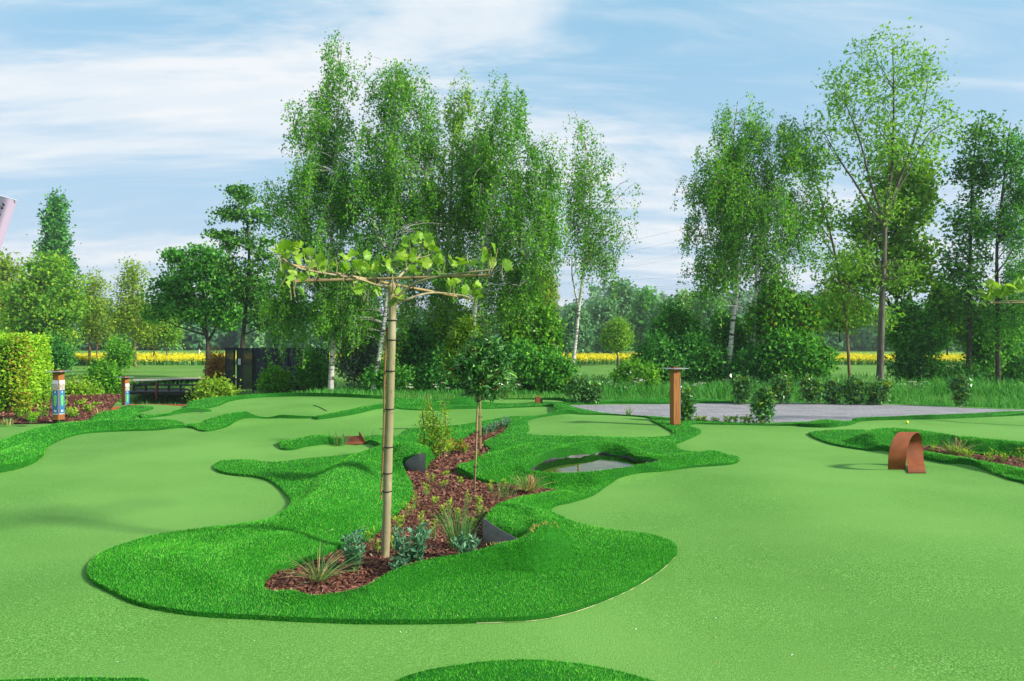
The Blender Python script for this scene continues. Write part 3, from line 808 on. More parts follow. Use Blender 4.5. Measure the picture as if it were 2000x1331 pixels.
# sign posts
def sign_post(px, Y, z0, h, w, rz, label, panels, ptop):
    X = (px - CX) / F * Y
    r = empty('sign_post', (X, Y, z0), label, 'sign post', 'wooden hole signs on the course')
    MB().box((X, Y, z0 + h / 2 + .02), (w, w, h - .04), rz, .006).build('post', M_WOOD, r)
    MB().box((X, Y, z0 + .01), (w * .9, w * .9, .06), rz).build('foot', M_BLACK, r)
    MB().box((X, Y, z0 + h + .006), (ptop, ptop * .8, .012), rz + .3, .03).build('top_plate', M_STAIN, r)
    MB().box((X, Y, z0 + h + .022), (w * .85, w * .85, .02), rz, .004).build('cap', M_CORTEN, r)
    for ang in panels:
        a = rz + ang
        d = np.array([math.cos(a), math.sin(a), 0]); s = np.array([-d[1], d[0], 0])
        base = np.array([X, Y, z0]) + d * (w / 2 + .004)
        zb, zt = .14 * h, .83 * h
        pn = MB().box(base + [0, 0, (zb + zt) / 2], (.008, w * .86, zt - zb), a).build('sign_panel', M_BLUE, r)
        def dec(name, z1, z2, wf, mat, off=0, k=1):
            MB().box(base + d * (.0045 + .0012 * k) + s * off + np.array([0, 0, (z1 + z2) / 2]), (.002, w * wf, z2 - z1), a).build(name, mat, pn)
        dec('header', zt - .075 * h, zt + .0, .86, M_WHITE)
        dec('picture', zt - .2 * h, zt - .07 * h, .86, M_GREYPRINT, 0, 2)
        dec('white_border', zb, zb + .025 * h, .86, M_GREYPRINT)
        # map of the hole: a rounded green bar
        zs = np.linspace(zb + .17 * h, zb + .40 * h, 9)
        wd = w * np.array([.08, .15, .19, .20, .19, .21, .23, .20, .10])
        V = [base + d * .0075 + s * (k * q) + np.array([0, 0, z]) for z, q in zip(zs, wd) for k in (-1, 1)]
        V2 = [p - d * .003 for p in V]
        m = len(V)
        fs = [[2 * i, 2 * i + 1, 2 * i + 3, 2 * i + 2] for i in range(8)] + [[2 * i, 2 * i + 2, m + 2 * i + 2, m + 2 * i] for i in range(8)] + [[2 * i + 3, 2 * i + 1, m + 2 * i + 1, m + 2 * i + 3] for i in range(8)]
        MB().add(np.array(V + V2), fs).build('hole_map', M_PGREEN, pn)
        dec('number_mark', zt - .255 * h, zt - .22 * h, .13, M_WHITE, 0, 1)
        for q in (-1, 1):
            dec('print_mark', zb + .055 * h, zb + .095 * h, .13, M_WHITE, q * w * .1, 1)
    return r
sL = onz(114.5, 829)
sign_post(114.5, 14.4, cz(sL[0], 14.4) + .0, 1.0, .15, math.radians(77), 'wooden sign post with two blue panels in front of the clipped hedge', (-math.pi / 2, math.pi), .42)
sign_post(245, 21.0, -.46, 1.06, .15, math.radians(66), 'wooden sign post with one blue panel near the footbridge', (-math.pi / 2, ), .42)
sign_post(1318.5, 13.75, cz((1318.5 - CX) / F * 13.75, 13.75) - .0, 1.1, .15, math.radians(17), 'tall wooden sign post at the edge of the grey plaza, panel seen edge-on', (0.0,), .44)

# small rusty post near the back border
p = onz(1050, 791)
r = empty('short_post', (p[0], p[1], cz(p[0], p[1])), 'short rusty steel post with a dark side by the back border', 'post')
MB().box((p[0], p[1], r.location.z + .09), (.12, .1, .2), .1, .006).build('post_body', M_CORTEN, r)
MB().box((p[0] + .1, p[1] + .04, r.location.z + .07), (.06, .06, .13), .1, .006).build('dark_box', M_BLACK, r)

# yellow ball
p = onz(1771.5, 830)
bm_ = []
r_ = .033
z_ = cz(p[0], p[1]) + r_ - .001
mb = MB()
n_, m_ = 20, 12
V = [(p[0] + r_ * math.sin(j / m_ * math.pi) * math.cos(i / n_ * 2 * math.pi), p[1] + r_ * math.sin(j / m_ * math.pi) * math.sin(i / n_ * 2 * math.pi), z_ + r_ * math.cos(j / m_ * math.pi)) for j in range(m_ + 1) for i in range(n_)]
mb.add(V, [[j * n_ + i, (j + 1) * n_ + i, (j + 1) * n_ + (i + 1) % n_, j * n_ + (i + 1) % n_] for j in range(m_) for i in range(n_)])
o = mb.build('golf_ball', surf('yellow_ball', (0.72, 0.75, 0.05), rough=.35, spec=.5, bumps=[(160, .3, .002)]), None, True)
tag(o, 'yellow golf ball lying on the green behind the rusty loop', 'golf ball')

# a fallen pale leaf on the front turf
p = onz(647, 1049, .1)
o = MB().add([(p[0] - .012, p[1], p[2] + .05), (p[0], p[1] - .012, p[2] + .055), (p[0] + .014, p[1] + .004, p[2] + .06), (p[0] + .002, p[1] + .014, p[2] + .062)], [[0, 1, 2], [0, 2, 3]]).build('fallen_leaf', surf('pale_dry_leaf', (0.6, 0.45, 0.25)))
tag(o, 'tiny pale dry leaf lying on the front turf slope', 'leaf')

# cups cut in the greens and slim dark slits
M_LINE = surf('dark_slit', (0.02, 0.08, 0.02), rough=.9)
for q, lab in (([(612, 801), (624, 805), (638, 811)], 'thin dark slit in the back green near the turf notch'), ([(742, 838), (770, 838.5), (797, 838)], 'thin dark slit in the green behind the plane tree trunk'), ([(377, 816), (392, 814), (400, 812)], 'thin dark slit in the green between the western turf rolls')):
    P = catmull(W(q), 12); P[:, 2] = course_h(P) + .004
    o = MB().tube(P, .012, 6).build('edge_slit', M_LINE); tag(o, lab, 'slit')

# lower hole behind the western bed: little green with rusty edging
def edging(pts, h, label):
    P = np.array([at(x, y, Y) for x, y, Y in pts]); P = catmull(P, 20)
    B2 = P.copy(); B2[:, 2] -= h
    k = np.array([0, .02, 0]); n = 20
    V = np.concatenate([P, B2, P + k, B2 + k])
    fs = []
    for i in range(n - 1): fs += [[i, n + i, n + i + 1, i + 1], [2 * n + i + 1, 3 * n + i + 1, 3 * n + i, 2 * n + i], [i, i + 1, 2 * n + i + 1, 2 * n + i]]
    o = MB().add(V, fs).build('steel_edging', M_CORTEN, None, True)
    return tag(o, label, 'edging', 'rusty steel edging strips')
edging([(112, 781, 24), (130, 776, 24.4), (160, 774.5, 24.6), (190, 775, 24.5), (214, 781, 24.0)], .14, 'curved rusty steel edging behind the lower green left of the far sign post')
edging([(180, 806, 18.2), (200, 801, 18.6), (220, 796, 19), (240, 792, 19.6), (262, 789, 20)], .2, 'rusty steel edging strip at the foot of the far sign post')
edging([(252, 790, 21), (290, 789.5, 21), (330, 790, 21), (374, 790, 21)], .16, 'straight rusty steel edging strip below the footbridge')
P = np.array([at(x, y, Y) for x, y, Y in [(112, 784, 23.5), (130, 780, 24), (160, 778.5, 24.3), (190, 779, 24.2), (226, 784, 23), (240, 792, 21), (200, 800, 19.6), (150, 800, 19.6), (112, 797, 20)]])
n = len(P); P[:, 2] = np.linspace(0, 0, n) + P[:, 2]
ctr = P.mean(0)
Pd = catmull(P, 40, True)
o = MB().add(np.concatenate([Pd, ctr[None]]), [[i, (i + 1) % 40, 40] for i in range(40)]).build('lower_green', M_GREEN, None, True)
tag(o, 'small lower putting green enclosed by rusty edging near the hedge', kind='structure')

# footbridge
M_BRIDGE = surf('black_stained_wood', (0.022, 0.022, 0.024), layers=[(8, (0.05, 0.05, 0.052), .45, .65, 3, .7)], rough=.7)
Yb = 26.5
def bx(x0, x1, y0, y1, Y, d):
    a, b = at(x0, y1, Y), at(x1, y0, Y)
    return ((a[0] + b[0]) / 2, Y, (a[2] + b[2]) / 2), (b[0] - a[0], d, b[2] - a[2])
a = at(330, 768, Yb)
r = empty('footbridge', (a[0], Yb, a[2]), 'low black timber footbridge with open railings over the creek', 'bridge')
MB().box(*bx(258, 402, 762.5, 768, Yb + .6, 1.5)).build('deck', M_BRIDGE, r)
for dy in (-.2, 1.4):
    MB().box(*bx(256, 404, 751, 754, Yb + dy, .07)).build('handrail', M_BRIDGE, r)
    MB().box(*bx(256, 404, 759, 761, Yb + dy, .05)).build('lower_rail', M_BRIDGE, r)
    for x in np.linspace(262, 398, 7):
        MB().box(*bx(x - 1.6, x + 1.6, 754, 764, Yb + dy + .003, .06)).build('rail_post', M_BRIDGE, r)
for x, Y in ((383, 25.6), (305, 26.0)):
    a, b = at(x, 769, Y), at(x, 748, Y)
    o = MB().tube([a - [0, 0, .2], b], .018, 6).build('marker_stake', surf('red_paint', (0.5, 0.05, 0.04)))
    tag(o, 'thin red marker stake at the ' + ('right end' if x > 350 else 'middle') + ' of the footbridge', 'stake')

# creek water below the bridge
P = np.array([(-26, 24.2), (-16, 24.6), (-9.2, 25.6), (-7, 26.2), (-8, 27.2), (-16, 26.4), (-26, 26)])
Pd = catmull(np.column_stack([P, np.full(len(P), -.98)]), 40, True)
o = MB().add(np.concatenate([Pd, Pd.mean(0)[None]]), [[i, (i + 1) % 40, 40] for i in range(40)]).build('creek_water', surf('dark_creek', (0.012, 0.028, 0.014), rough=.08, spec=.6))
tag(o, 'dark creek water under the footbridge', kind='structure')

# black windbreak fence with an open mesh gate
m, t, out = nodes_of('black_mesh_net')
N_ = t.nodes.new
p_ = N_('ShaderNodeBsdfPrincipled'); p_.inputs['Base Color'].default_value = (.012, .016, .018, 1); p_.inputs['Roughness'].default_value = .6
tr = N_('ShaderNodeBsdfTransparent'); ms = N_('ShaderNodeMixShader'); ms.inputs[0].default_value = .78
t.links.new(tr.outputs[0], ms.inputs[1]); t.links.new(p_.outputs[0], ms.inputs[2]); t.links.new(ms.outputs[0], out.inputs[0])
M_NET = m
M_SHEET = surf('black_windbreak_cloth', (0.012, 0.016, 0.02), layers=[(2, (0.028, 0.034, 0.042), .4, .7, 3, .8)], rough=.55, spec=.35, bumps=[(1.5, .4, .08)])
Yf = 27.0
a = at(545, 766, Yf)
r = empty('windbreak_fence', (a[0], Yf, a[2]), 'tall black cloth windbreak fence with a see-through mesh gate behind the birches', 'fence')
MB().box(*bx(442, 457, 681, 757, Yf, .02)).build('mesh_panel', M_NET, r)
MB().box(*bx(465, 493, 681, 760, Yf, .02)).build('mesh_panel', M_NET, r)
for x0, x1 in ((496, 545), (546, 595), (596, 640)):
    n = 14
    mb = MB()
    Xs = np.linspace(x0, x1, n)
    top = np.array([at(x, 681.5 + .6 * math.sin(x * .3), Yf) for x in Xs]); bot = np.array([at(x, 763, Yf) for x in Xs])
    top[:, 1] += .03 * np.sin(Xs * .45); bot[:, 1] += .06 * np.sin(Xs * .3 + 1)
    k = np.array([0, .015, 0])
    V = np.concatenate([top, bot, top + k, bot + k])
    fs = []
    for i in range(n - 1): fs += [[i, n + i, n + i + 1, i + 1], [2 * n + i + 1, 3 * n + i + 1, 3 * n + i, 2 * n + i], [i, i + 1, 2 * n + i + 1, 2 * n + i]]
    mb.add(V, fs).build('cloth_panel', M_SHEET, r, True)
for x in (441.5, 458, 464, 494.5, 545.5, 595.5, 641):
    MB().tube([at(x, 768, Yf + .04), at(x, 679, Yf + .04)], .035, 6).build('fence_post', M_BLACK, r)
MB().tube([at(441, 681, Yf + .05), at(641, 681, Yf + .05)], .02, 6).build('top_wire', M_BLACK, r)
MB().box(*bx(465, 470, 701, 713, Yf - .03, .01)).build('notice', M_WHITE, r)

# banner in the upper west corner, pole outside the picture
m, t, out = nodes_of('pale_banner_cloth')
N_ = t.nodes.new
d1 = N_('ShaderNodeBsdfDiffuse'); d1.inputs[0].default_value = (.62, .48, .64, 1)
t1 = N_('ShaderNodeBsdfTranslucent'); t1.inputs[0].default_value = (.62, .48, .64, 1)
ms = N_('ShaderNodeMixShader'); ms.inputs[0].default_value = .4
t.links.new(d1.outputs[0], ms.inputs[1]); t.links.new(t1.outputs[0], ms.inputs[2]); t.links.new(ms.outputs[0], out.inputs[0])
Yn = 16.0
a = at(-62, 800, Yn)
r = empty('banner_flag', (a[0], Yn, gz(a[0], Yn)), 'pale pink-white banner with black lettering poking in at the upper left', 'banner')
MB().tube([(a[0], Yn, gz(a[0], Yn) - .2), at(-62, 360, Yn)], .03, 8).build('flag_pole', M_WHITE, r)
MB().tube([at(-63, 364, Yn), at(34, 392, Yn)], .012, 6).build('banner_arm', M_WHITE, r)
n, q = 16, 12
V = []
for j in range(q):
    f = j / (q - 1)
    L0, R0 = np.array([-58, 367 + 330 * f]), np.array([33 - 92 * f * 1.0, 393 + 250 * f])
    R0 = np.array([33 - 34 * (f * 250 / 100), 393 + 250 * f]); R0[0] = max(R0[0], -50)
    for i in range(n):
        s = i / (n - 1); xy = L0 + (R0 - L0) * s
        V.append(at(xy[0], xy[1], Yn + .06 * math.sin(i * .9 + f * 2)))
fs = [[j * n + i, j * n + i + 1, (j + 1) * n + i + 1, (j + 1) * n + i] for j in range(q - 1) for i in range(n - 1)]
MB().add(np.array(V), fs).build('banner_cloth', m, r, True)
mb = MB()
for k, (x0, y0, x1, y1) in enumerate([(4, 398, 9, 401), (6, 397, 6, 404), (8.5, 399, 7.5, 402), (2, 403, 2, 409), (2, 407, 6, 408), (4.5, 405, 5.5, 409), (-1, 417, 1, 421), (-4, 411, -1, 414)]):
    mb.tube([at(x0, y0, Yn - .11), at((x0 + x1) / 2 + .4, (y0 + y1) / 2, Yn - .11), at(x1, y1, Yn - .11)], .011, 5)
mb.build('black_lettering', M_BLACK, r)

# gravel path, far flagstick, light mast, power lines
M_GRAVEL = surf('pale_gravel', (0.50, 0.44, 0.34), layers=[(20, (0.38, 0.33, 0.25), .45, .6, 3, .7)], rough=.95)
mb = MB()
L = [(-60, 752), (100, 745), (180, 742.5), (260, 741), (330, 738.5), (390, 737.5), (470, 736)]
Rr = [(470, 738.5), (390, 740.5), (330, 742), (260, 745), (180, 748.5), (100, 753), (-60, 762)]
def drape(pts, dz, n=60):
    q = []
    for x, y in pts:
        z = 0.0
        for _ in range(12):
            p_ = onz(x, y, z); z = gz(p_[0], p_[1]) + dz
        q.append(onz(x, y, z))
    return catmull(np.array(q), n)
la, ra = drape(L, .02), drape(Rr[::-1], .02)
o = mb.add(np.concatenate([la, ra]), [[i, 60 + i, 60 + i + 1, i + 1] for i in range(59)]).build('gravel_path', M_GRAVEL)
tag(o, 'pale gravel path crossing the golf course beyond the footbridge', kind='structure')
Yg = 62
a = at(389, 715, Yg)
r = empty('flagstick', (a[0], Yg, gz(a[0], Yg)), 'slim white flagstick with small flag far off on the golf course', 'flag')
MB().tube([(a[0], Yg, gz(a[0], Yg)), at(389, 682, Yg)], .02, 6).build('pole', M_WHITE, r)
MB().add([at(389, 683, Yg), at(391.5, 686, Yg + .1), at(389, 692, Yg), at(389, 683, Yg + .01), at(391.5, 686, Yg + .11), at(389, 692, Yg + .01)], [[0, 1, 2], [5, 4, 3], [0, 3, 4, 1], [1, 4, 5, 2]]).build('flag_cloth', M_WHITE, r)
Yg = 150
a = at(1300, 690, Yg)
r = empty('light_mast', (a[0], Yg, gz(a[0], Yg)), 'white floodlight mast rising above the far trees', 'light mast')
MB().tube([(a[0], Yg, gz(a[0], Yg)), at(1300, 574, Yg)], .14, 6).build('mast', M_WHITE, r)
MB().box(at(1300, 574, Yg), (.9, .4, .25)).build('lamp_head', M_WHITE, r)
M_WIRE = surf('power_cable', (0.16, 0.17, 0.19), rough=.6)
k = 0
for (y0, y1, g) in ((505, 440, (0,)), (524, 462, (0,)), (540, 490, (0, 4, 8)), (556, 540, (0,)), (586, 551, (0, 4, 8))):
    for dy in g:
        P = []
        for i in range(25):
            f = i / 24; x = 900 + 640 * f
            y = y0 + dy + (y1 - y0) * ((x - 1090) / 280.0) * (1 if x > 1090 else .8) + 10 * ((f - .5) ** 2 - .1)
            P.append(at(x, y, 260 - 60 * f))
        o = MB().tube(np.array(P), .022, 4).build('power_cable', M_WIRE)
        tag(o, 'thin overhead power cable crossing the sky, ' + ('first', 'second', 'third', 'fourth', 'fifth', 'sixth', 'seventh', 'eighth', 'ninth')[k] + ' from the top', 'cable', 'overhead power cables')
        k += 1
# ------------------------------------------------------------------ plant builders
def rand_unit(r, n):
    v = r.normal(0, 1, (n, 3)); return v / (np.linalg.norm(v, axis=1, keepdims=True) + 1e-9)
def leaf_quads(P, D, size, r, wratio=.55, fold=.15, up=0.35, tri=False):
    """kite-shaped leaves at P pointing along D"""
    n = len(P)
    D = D / (np.linalg.norm(D, axis=1, keepdims=True) + 1e-9)
    nr = rand_unit(r, n) + np.array([0, 0, up])
    S = np.cross(D, nr); S /= np.linalg.norm(S, axis=1, keepdims=True) + 1e-9
    Nn = np.cross(S, D)
    s = (size * r.uniform(.7, 1.3, n))[:, None]
    b = P; tip = P + D * s
    mid = P + D * s * .45 + Nn * s * fold
    l = mid + S * s * wratio * .5; rr = mid - S * s * wratio * .5
    if tri:                                # far leaves are a pixel or so across: three corners will do
        k = r.random(n)[:, None]
        return np.stack([b - D * s * .1 + S * s * wratio * (.5 * k), tip, mid - S * s * wratio * (1.1 - .5 * k)], 1).reshape(-1, 3)
    return np.stack([b, l, tip, rr], 1).reshape(-1, 3)
def leaves_obj(name, P, D, size, tint, mat, parent, r, **kw):
    tri = full_loc(parent)[1] > 18; c = 3 if tri else 4
    V = leaf_quads(P, D, size * (1.12 if tri else 1), r, tri=tri, **kw) - full_loc(parent)
    n = len(P)
    me = np_mesh(name, V, np.arange(c * n), np.full(n, c), mat, False, tint)
    return link(name, me, parent)
def lobes_sample(lobes, Y, n, r, power=.42):
    L = np.array([(l[0], l[1], l[2], l[3], (l[4] if len(l) > 4 else 0)) for l in lobes], float)
    w = L[:, 2] * L[:, 3]; w /= w.sum()
    k = r.choice(len(L), n, p=w)
    d = rand_unit(r, n) * (r.random(n) ** power)[:, None]
    m = Y / F
    C = np.stack([(L[k, 0] - CX) * m, Y + L[k, 4], EYE - (L[k, 1] - CY) * m], 1)
    R = np.stack([L[k, 2] * m, np.minimum(L[k, 2], L[k, 3]) * m * .95, L[k, 3] * m], 1)
    return C + d * R
M_BIRCH = None
def bark(name, col, dark, light, ring=False):
    m, t, out = nodes_of(name)
    N = t.nodes.new; Lk = t.links.new
    tcn = N('ShaderNodeTexCoord'); mp = N('ShaderNodeMapping')
    mp.inputs['Scale'].default_value = (2.2, 2.2, 9.0) if ring else (9, 9, 1.6)
    Lk(tcn.outputs['Object'], mp.inputs[0])
    nz = N('ShaderNodeTexNoise'); nz.inputs['Scale'].default_value = 1.6; nz.inputs['Detail'].default_value = 6; Lk(mp.outputs[0], nz.inputs['Vector'])
    r = N('ShaderNodeValToRGB'); e = r.color_ramp.elements
    e[0].position = .40 if ring else .3; e[0].color = rgba(dark); e[1].position = .47 if ring else .55; e[1].color = rgba(col)
    x = e.new(.75); x.color = rgba(light)
    Lk(nz.outputs[0], r.inputs[0])
    p = N('ShaderNodeBsdfPrincipled'); p.inputs['Roughness'].default_value = .85; p.inputs['Specular IOR Level'].default_value = .2
    Lk(r.outputs[0], p.inputs['Base Color'])
    b = N('ShaderNodeBump'); b.inputs['Strength'].default_value = .5; b.inputs['Distance'].default_value = .02
    Lk(nz.outputs[0], b.inputs['Height']); Lk(b.outputs[0], p.inputs['Normal'])
    Lk(p.outputs[0], out.inputs[0])
    return m
BARK = {'birch': bark('birch_bark', (0.50, 0.47, 0.42), (0.05, 0.045, 0.04), (0.62, 0.59, 0.54), True),
        'grey': bark('grey_bark', (0.13, 0.115, 0.085), (0.05, 0.045, 0.035), (0.22, 0.20, 0.14)),
        'dark': bark('dark_bark', (0.06, 0.05, 0.038), (0.022, 0.018, 0.015), (0.11, 0.095, 0.07)),
        'warm': bark('warm_bark', (0.20, 0.14, 0.07), (0.09, 0.06, 0.035), (0.30, 0.22, 0.11))}
LEAF = {'birch': leafy('birch_leaves', [(0.0334, 0.1369, 0.0119), (0.078, 0.2819, 0.0198), (0.1579, 0.4348, 0.0297), (0.3341, 0.612, 0.0495)], .42),
        'birchd': leafy('deep_birch_leaves', [(0.0257, 0.1309, 0.0208), (0.0601, 0.2695, 0.0338), (0.1287, 0.4235, 0.0468), (0.2788, 0.616, 0.0715)], .4),
        'ash': leafy('ash_leaves', [(0.066, 0.23, 0.02), (0.143, 0.368, 0.03), (0.242, 0.4945, 0.06), (0.374, 0.598, 0.1)], .45),
        'maple': leafy('maple_leaves', [(0.0546, 0.1872, 0.0154), (0.117, 0.3168, 0.0242), (0.234, 0.4608, 0.0352), (0.4368, 0.6048, 0.055)], .4),
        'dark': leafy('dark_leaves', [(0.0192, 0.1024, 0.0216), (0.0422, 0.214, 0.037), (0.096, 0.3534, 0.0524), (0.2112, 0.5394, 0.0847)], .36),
        'alder': leafy('alder_leaves', [(0.0228, 0.0974, 0.02), (0.0531, 0.2037, 0.0315), (0.1138, 0.3188, 0.0429), (0.2467, 0.4959, 0.0858)], .36),
        'spring': leafy('spring_leaves', [(0.09, 0.19, 0.015), (0.17, 0.31, 0.022), (0.27, 0.42, 0.035), (0.42, 0.52, 0.06)], .45),
        'willow': leafy('willow_leaves', [(0.12, 0.22, 0.02), (0.21, 0.34, 0.028), (0.32, 0.44, 0.045), (0.45, 0.54, 0.08)], .45),
        'silver': leafy('silver_leaves', [(0.039, 0.084, 0.0455), (0.104, 0.182, 0.104), (0.234, 0.322, 0.221), (0.416, 0.504, 0.377)], .25),
        'haze': leafy('hazed_far_leaves', [(0.0468, 0.1625, 0.0683), (0.0936, 0.26, 0.0975), (0.156, 0.3575, 0.1365), (0.2652, 0.4875, 0.195)], .3),  # paler and bluer: distance haze put into the leaf colour
'hedge': leafy('hedge_leaves', [(0.0945, 0.224, 0.0144), (0.21, 0.448, 0.024), (0.3465, 0.63, 0.036), (0.525, 0.728, 0.072)], .4),
        'laurel': leafy('laurel_leaves', [(0.0198, 0.0864, 0.0211), (0.0436, 0.1728, 0.0352), (0.099, 0.3024, 0.0616), (0.3168, 0.6048, 0.1408)], .2, .3, .5),
        'laurelnew': leafy('laurel_new_leaves', [(0.036, 0.114, 0.0135), (0.09, 0.209, 0.0198), (0.18, 0.323, 0.027), (0.27, 0.399, 0.045)], .3, .6, .1),
        'blue': leafy('blue_green_leaves', [(0.027, 0.099, 0.054), (0.054, 0.176, 0.09), (0.099, 0.253, 0.135), (0.198, 0.374, 0.216)], .2),
        'lime': leafy('lime_leaves', [(0.09, 0.22, 0.012), (0.18, 0.36, 0.022), (0.30, 0.48, 0.04), (0.45, 0.58, 0.08)], .4),
        'reed': leafy('reed_blades', [(0.024, 0.1495, 0.022), (0.054, 0.276, 0.0385), (0.108, 0.391, 0.066), (0.216, 0.483, 0.11)], .35),
        'straw': leafy('straw_blades', [(0.10, 0.20, 0.03), (0.28, 0.30, 0.09), (0.48, 0.38, 0.16), (0.62, 0.50, 0.24)], .3),
        'grass': leafy('fresh_grass', [(0.03, 0.14, 0.03), (0.06, 0.23, 0.05), (0.11, 0.32, 0.08), (0.2, 0.4, 0.12)], .3),
        'plane': leafy('plane_leaves', [(0.12, 0.27, 0.02), (0.20, 0.40, 0.03), (0.29, 0.50, 0.05), (0.42, 0.58, 0.09)], .45, .4, .35),
        'rape': leafy('rape_flowers', [(0.70, 0.56, 0.01), (0.80, 0.66, 0.012), (0.86, 0.74, 0.02), (0.88, 0.80, 0.06)], .2),
        'red': leafy('red_shoots', [(0.14, 0.05, 0.02), (0.28, 0.07, 0.03), (0.40, 0.11, 0.05), (0.48, 0.2, 0.07)], .3),
        'rust': leafy('rust_keys', [(0.20, 0.14, 0.02), (0.30, 0.16, 0.03), (0.40, 0.20, 0.05), (0.46, 0.28, 0.07)], .3),
        'white': leafy('white_blossom', [(0.5, 0.52, 0.42), (0.65, 0.66, 0.56), (0.75, 0.75, 0.66), (0.8, 0.8, 0.74)], .2)}

def tree(name, label, Y, trunks, lobes, r0, leaf, bk='grey', limbs=26, twigs=420, lpt=34, lsize=.07, droop=0.0, hang=0.0, rise=.6, spread=.16, twig_r=.008, seed=1, group=None, cat='tree',
         power=.42, tipsonly=False, extra=None, wr=.6, lowest=None, hangmin=0.3, trunkname='trunk', z0=None, flat=0.0, limb_r=.35, clump=0.0):
    r = np.random.default_rng(seed)
    T0 = trunks[0]
    base = at(T0[0][0], T0[0][1], Y + (T0[0][2] if len(T0[0]) > 2 else 0))
    root = empty(name, base, label, cat, group)
    mb = MB()
    tr_pts, tr_r = [], []
    for tk in trunks:
        P = np.array([at(p[0], p[1], Y + (p[2] if len(p) > 2 else 0)) for p in tk])
        if tk is trunks[0] or tk[0][1] > 740: P = np.concatenate([P[:1] - [0, 0, .25], P])
        C = catmull(P, 26)
        wob = r.normal(0, r0 * .16, (26, 3)); wob[:, 2] = 0; wob[:2] = 0
        C = C + np.cumsum(wob, 0) * .35
        t = np.linspace(0, 1, 26)
        if tk is trunks[0] or tk[0][1] > 740:
            R = r0 * (1 - .9 * t ** .85) * (1 if tk is trunks[0] else .75)
            R[0] *= 1.45; R[1] *= 1.3; R[2] *= 1.1
        else:
            R = .42 * r0 * (1 - .88 * t ** .8)
        mb.tube(C, np.maximum(R, .008), 9, False)
        tr_pts.append(C); tr_r.append(R)
    TP = np.concatenate(tr_pts); TR = np.concatenate(tr_r)
    zlow = base[2] + .3 if lowest is None else EYE - (lowest - CY) / F * Y
    # limbs
    tips = lobes_sample(lobes, Y, limbs, r, .5)
    LP, LR = [], []
    for tp in tips:
        hd = np.linalg.norm(TP[:, :2] - tp[:2], axis=1)
        want = tp[2] - rise * hd
        cost = np.abs(TP[:, 2] - want) + .25 * hd + 5 * np.maximum(0, zlow - TP[:, 2])
        i = int(np.argmin(cost)); a = TP[i]
        ln = np.linalg.norm(tp - a)
        mid = a + (tp - a) * .5 + np.array([0, 0, ln * (.12 - .05 * droop)]) + r.normal(0, .05 * ln, 3)
        t = np.linspace(0, 1, 9)[:, None]
        C = (1 - t) ** 2 * a + 2 * t * (1 - t) * mid + t ** 2 * tp
        C[1:-1] += r.normal(0, .015 * ln, (7, 3))
        rr = min(TR[i] * .75, max(.012, limb_r * TR[i] + .008 * ln))
        LP.append(C); LR.append(rr * (1 - .8 * np.linspace(0, 1, 9)))
    if LP:
        V, lo, si = tubes(np.array(LP), np.array(LR), 5)
        mb.add_np(V, lo, si, .5)
        skel = np.concatenate(LP + [TP[int(len(TP) * .35):]])
    else:
        skel = TP
    # twigs
    tip = lobes_sample(lobes, Y, twigs, r, power)
    if clump > 0:                          # gather the twigs into sprays with gaps between them
        cc = lobes_sample(lobes, Y, max(12, twigs // 13), r, power * .9)
        sel = r.random(twigs) < .88
        tip[sel] = (cc[r.integers(len(cc), size=twigs)] + r.normal(0, 1, (twigs, 3)) * [clump, clump, clump * 1.4])[sel]
    start = np.zeros_like(tip)
    for s in range(0, twigs, 200):
        q = tip[s:s + 200]
        dv = q[:, None, :] - skel[None]
        c = np.linalg.norm(dv, axis=2) + .6 * np.maximum(0, -dv[..., 2])
        start[s:s + 200] = skel[np.argmin(c, 1)]
    n = 4 if cat == 'shrub' else 5
    t = np.linspace(0, 1, n)[None, :, None]
    ln = np.linalg.norm(tip - start, axis=1)
    # the longest runs are broken off so that no twig flies across the crown
    mid = (start + tip) / 2 + np.stack([r.normal(0, .08, twigs) * ln, r.normal(0, .08, twigs) * ln, (.14 - .1 * flat) * ln], 1)
    C = (1 - t) ** 2 * start[:, None] + 2 * t * (1 - t) * mid[:, None] + t ** 2 * tip[:, None]
    if hang > 0:
        h = r.uniform(hangmin, 1, twigs) * hang
        t2 = np.linspace(0, 1, 4)[None, 1:, None]
        dirx = (tip - start); dirx[:, 2] = 0; dirx /= np.linalg.norm(dirx, axis=1, keepdims=True) + 1e-9
        E_ = tip[:, None] + dirx[:, None] * (t2 * (1 - .5 * t2)) * (h * .28)[:, None, None] + np.array([0, 0, -1.0]) * (t2 ** 1.25) * h[:, None, None]
        C = np.concatenate([C, E_], 1)
    m = C.shape[1]
    R = np.linspace(twig_r, twig_r * .35, m)[None] * np.clip(ln, .4, 1.6)[:, None]
    V, lo, si = tubes(C, R, 3)
    mb.add_np(V, lo, si, .5)
    mb.build(trunkname, BARK[bk], root, True)
    # leaves
    k = r.poisson(lpt, twigs)
    idx = np.repeat(np.arange(twigs), k)
    N = len(idx)
    if tipsonly: f = 1 - .28 * r.random(N) ** 1.4
    elif hang > 0: f = .45 + .55 * r.random(N) ** .8
    else: f = .35 + .65 * r.random(N) ** .7
    fi = f * (m - 1); i0 = np.minimum(fi.astype(int), m - 2); ff = (fi - i0)[:, None]
    P = C[idx, i0] * (1 - ff) + C[idx, i0 + 1] * ff
    dv = C[idx, i0 + 1] - C[idx, i0]
    jit = r.normal(0, spread, (N, 3))
    if flat: jit[:, 2] *= 1 - flat
    if hang > 0: jit *= np.array([.6, .6, .6])
    P = P + jit
    D = dv / (np.linalg.norm(dv, axis=1, keepdims=True) + 1e-9) * .5 + rand_unit(r, N) + np.array([0, 0, -.6 if hang > 0 else -.15])
    tint = np.clip(r.beta(2.2, 2.6, N) + r.normal(0, .13, twigs)[idx], 0, 1)
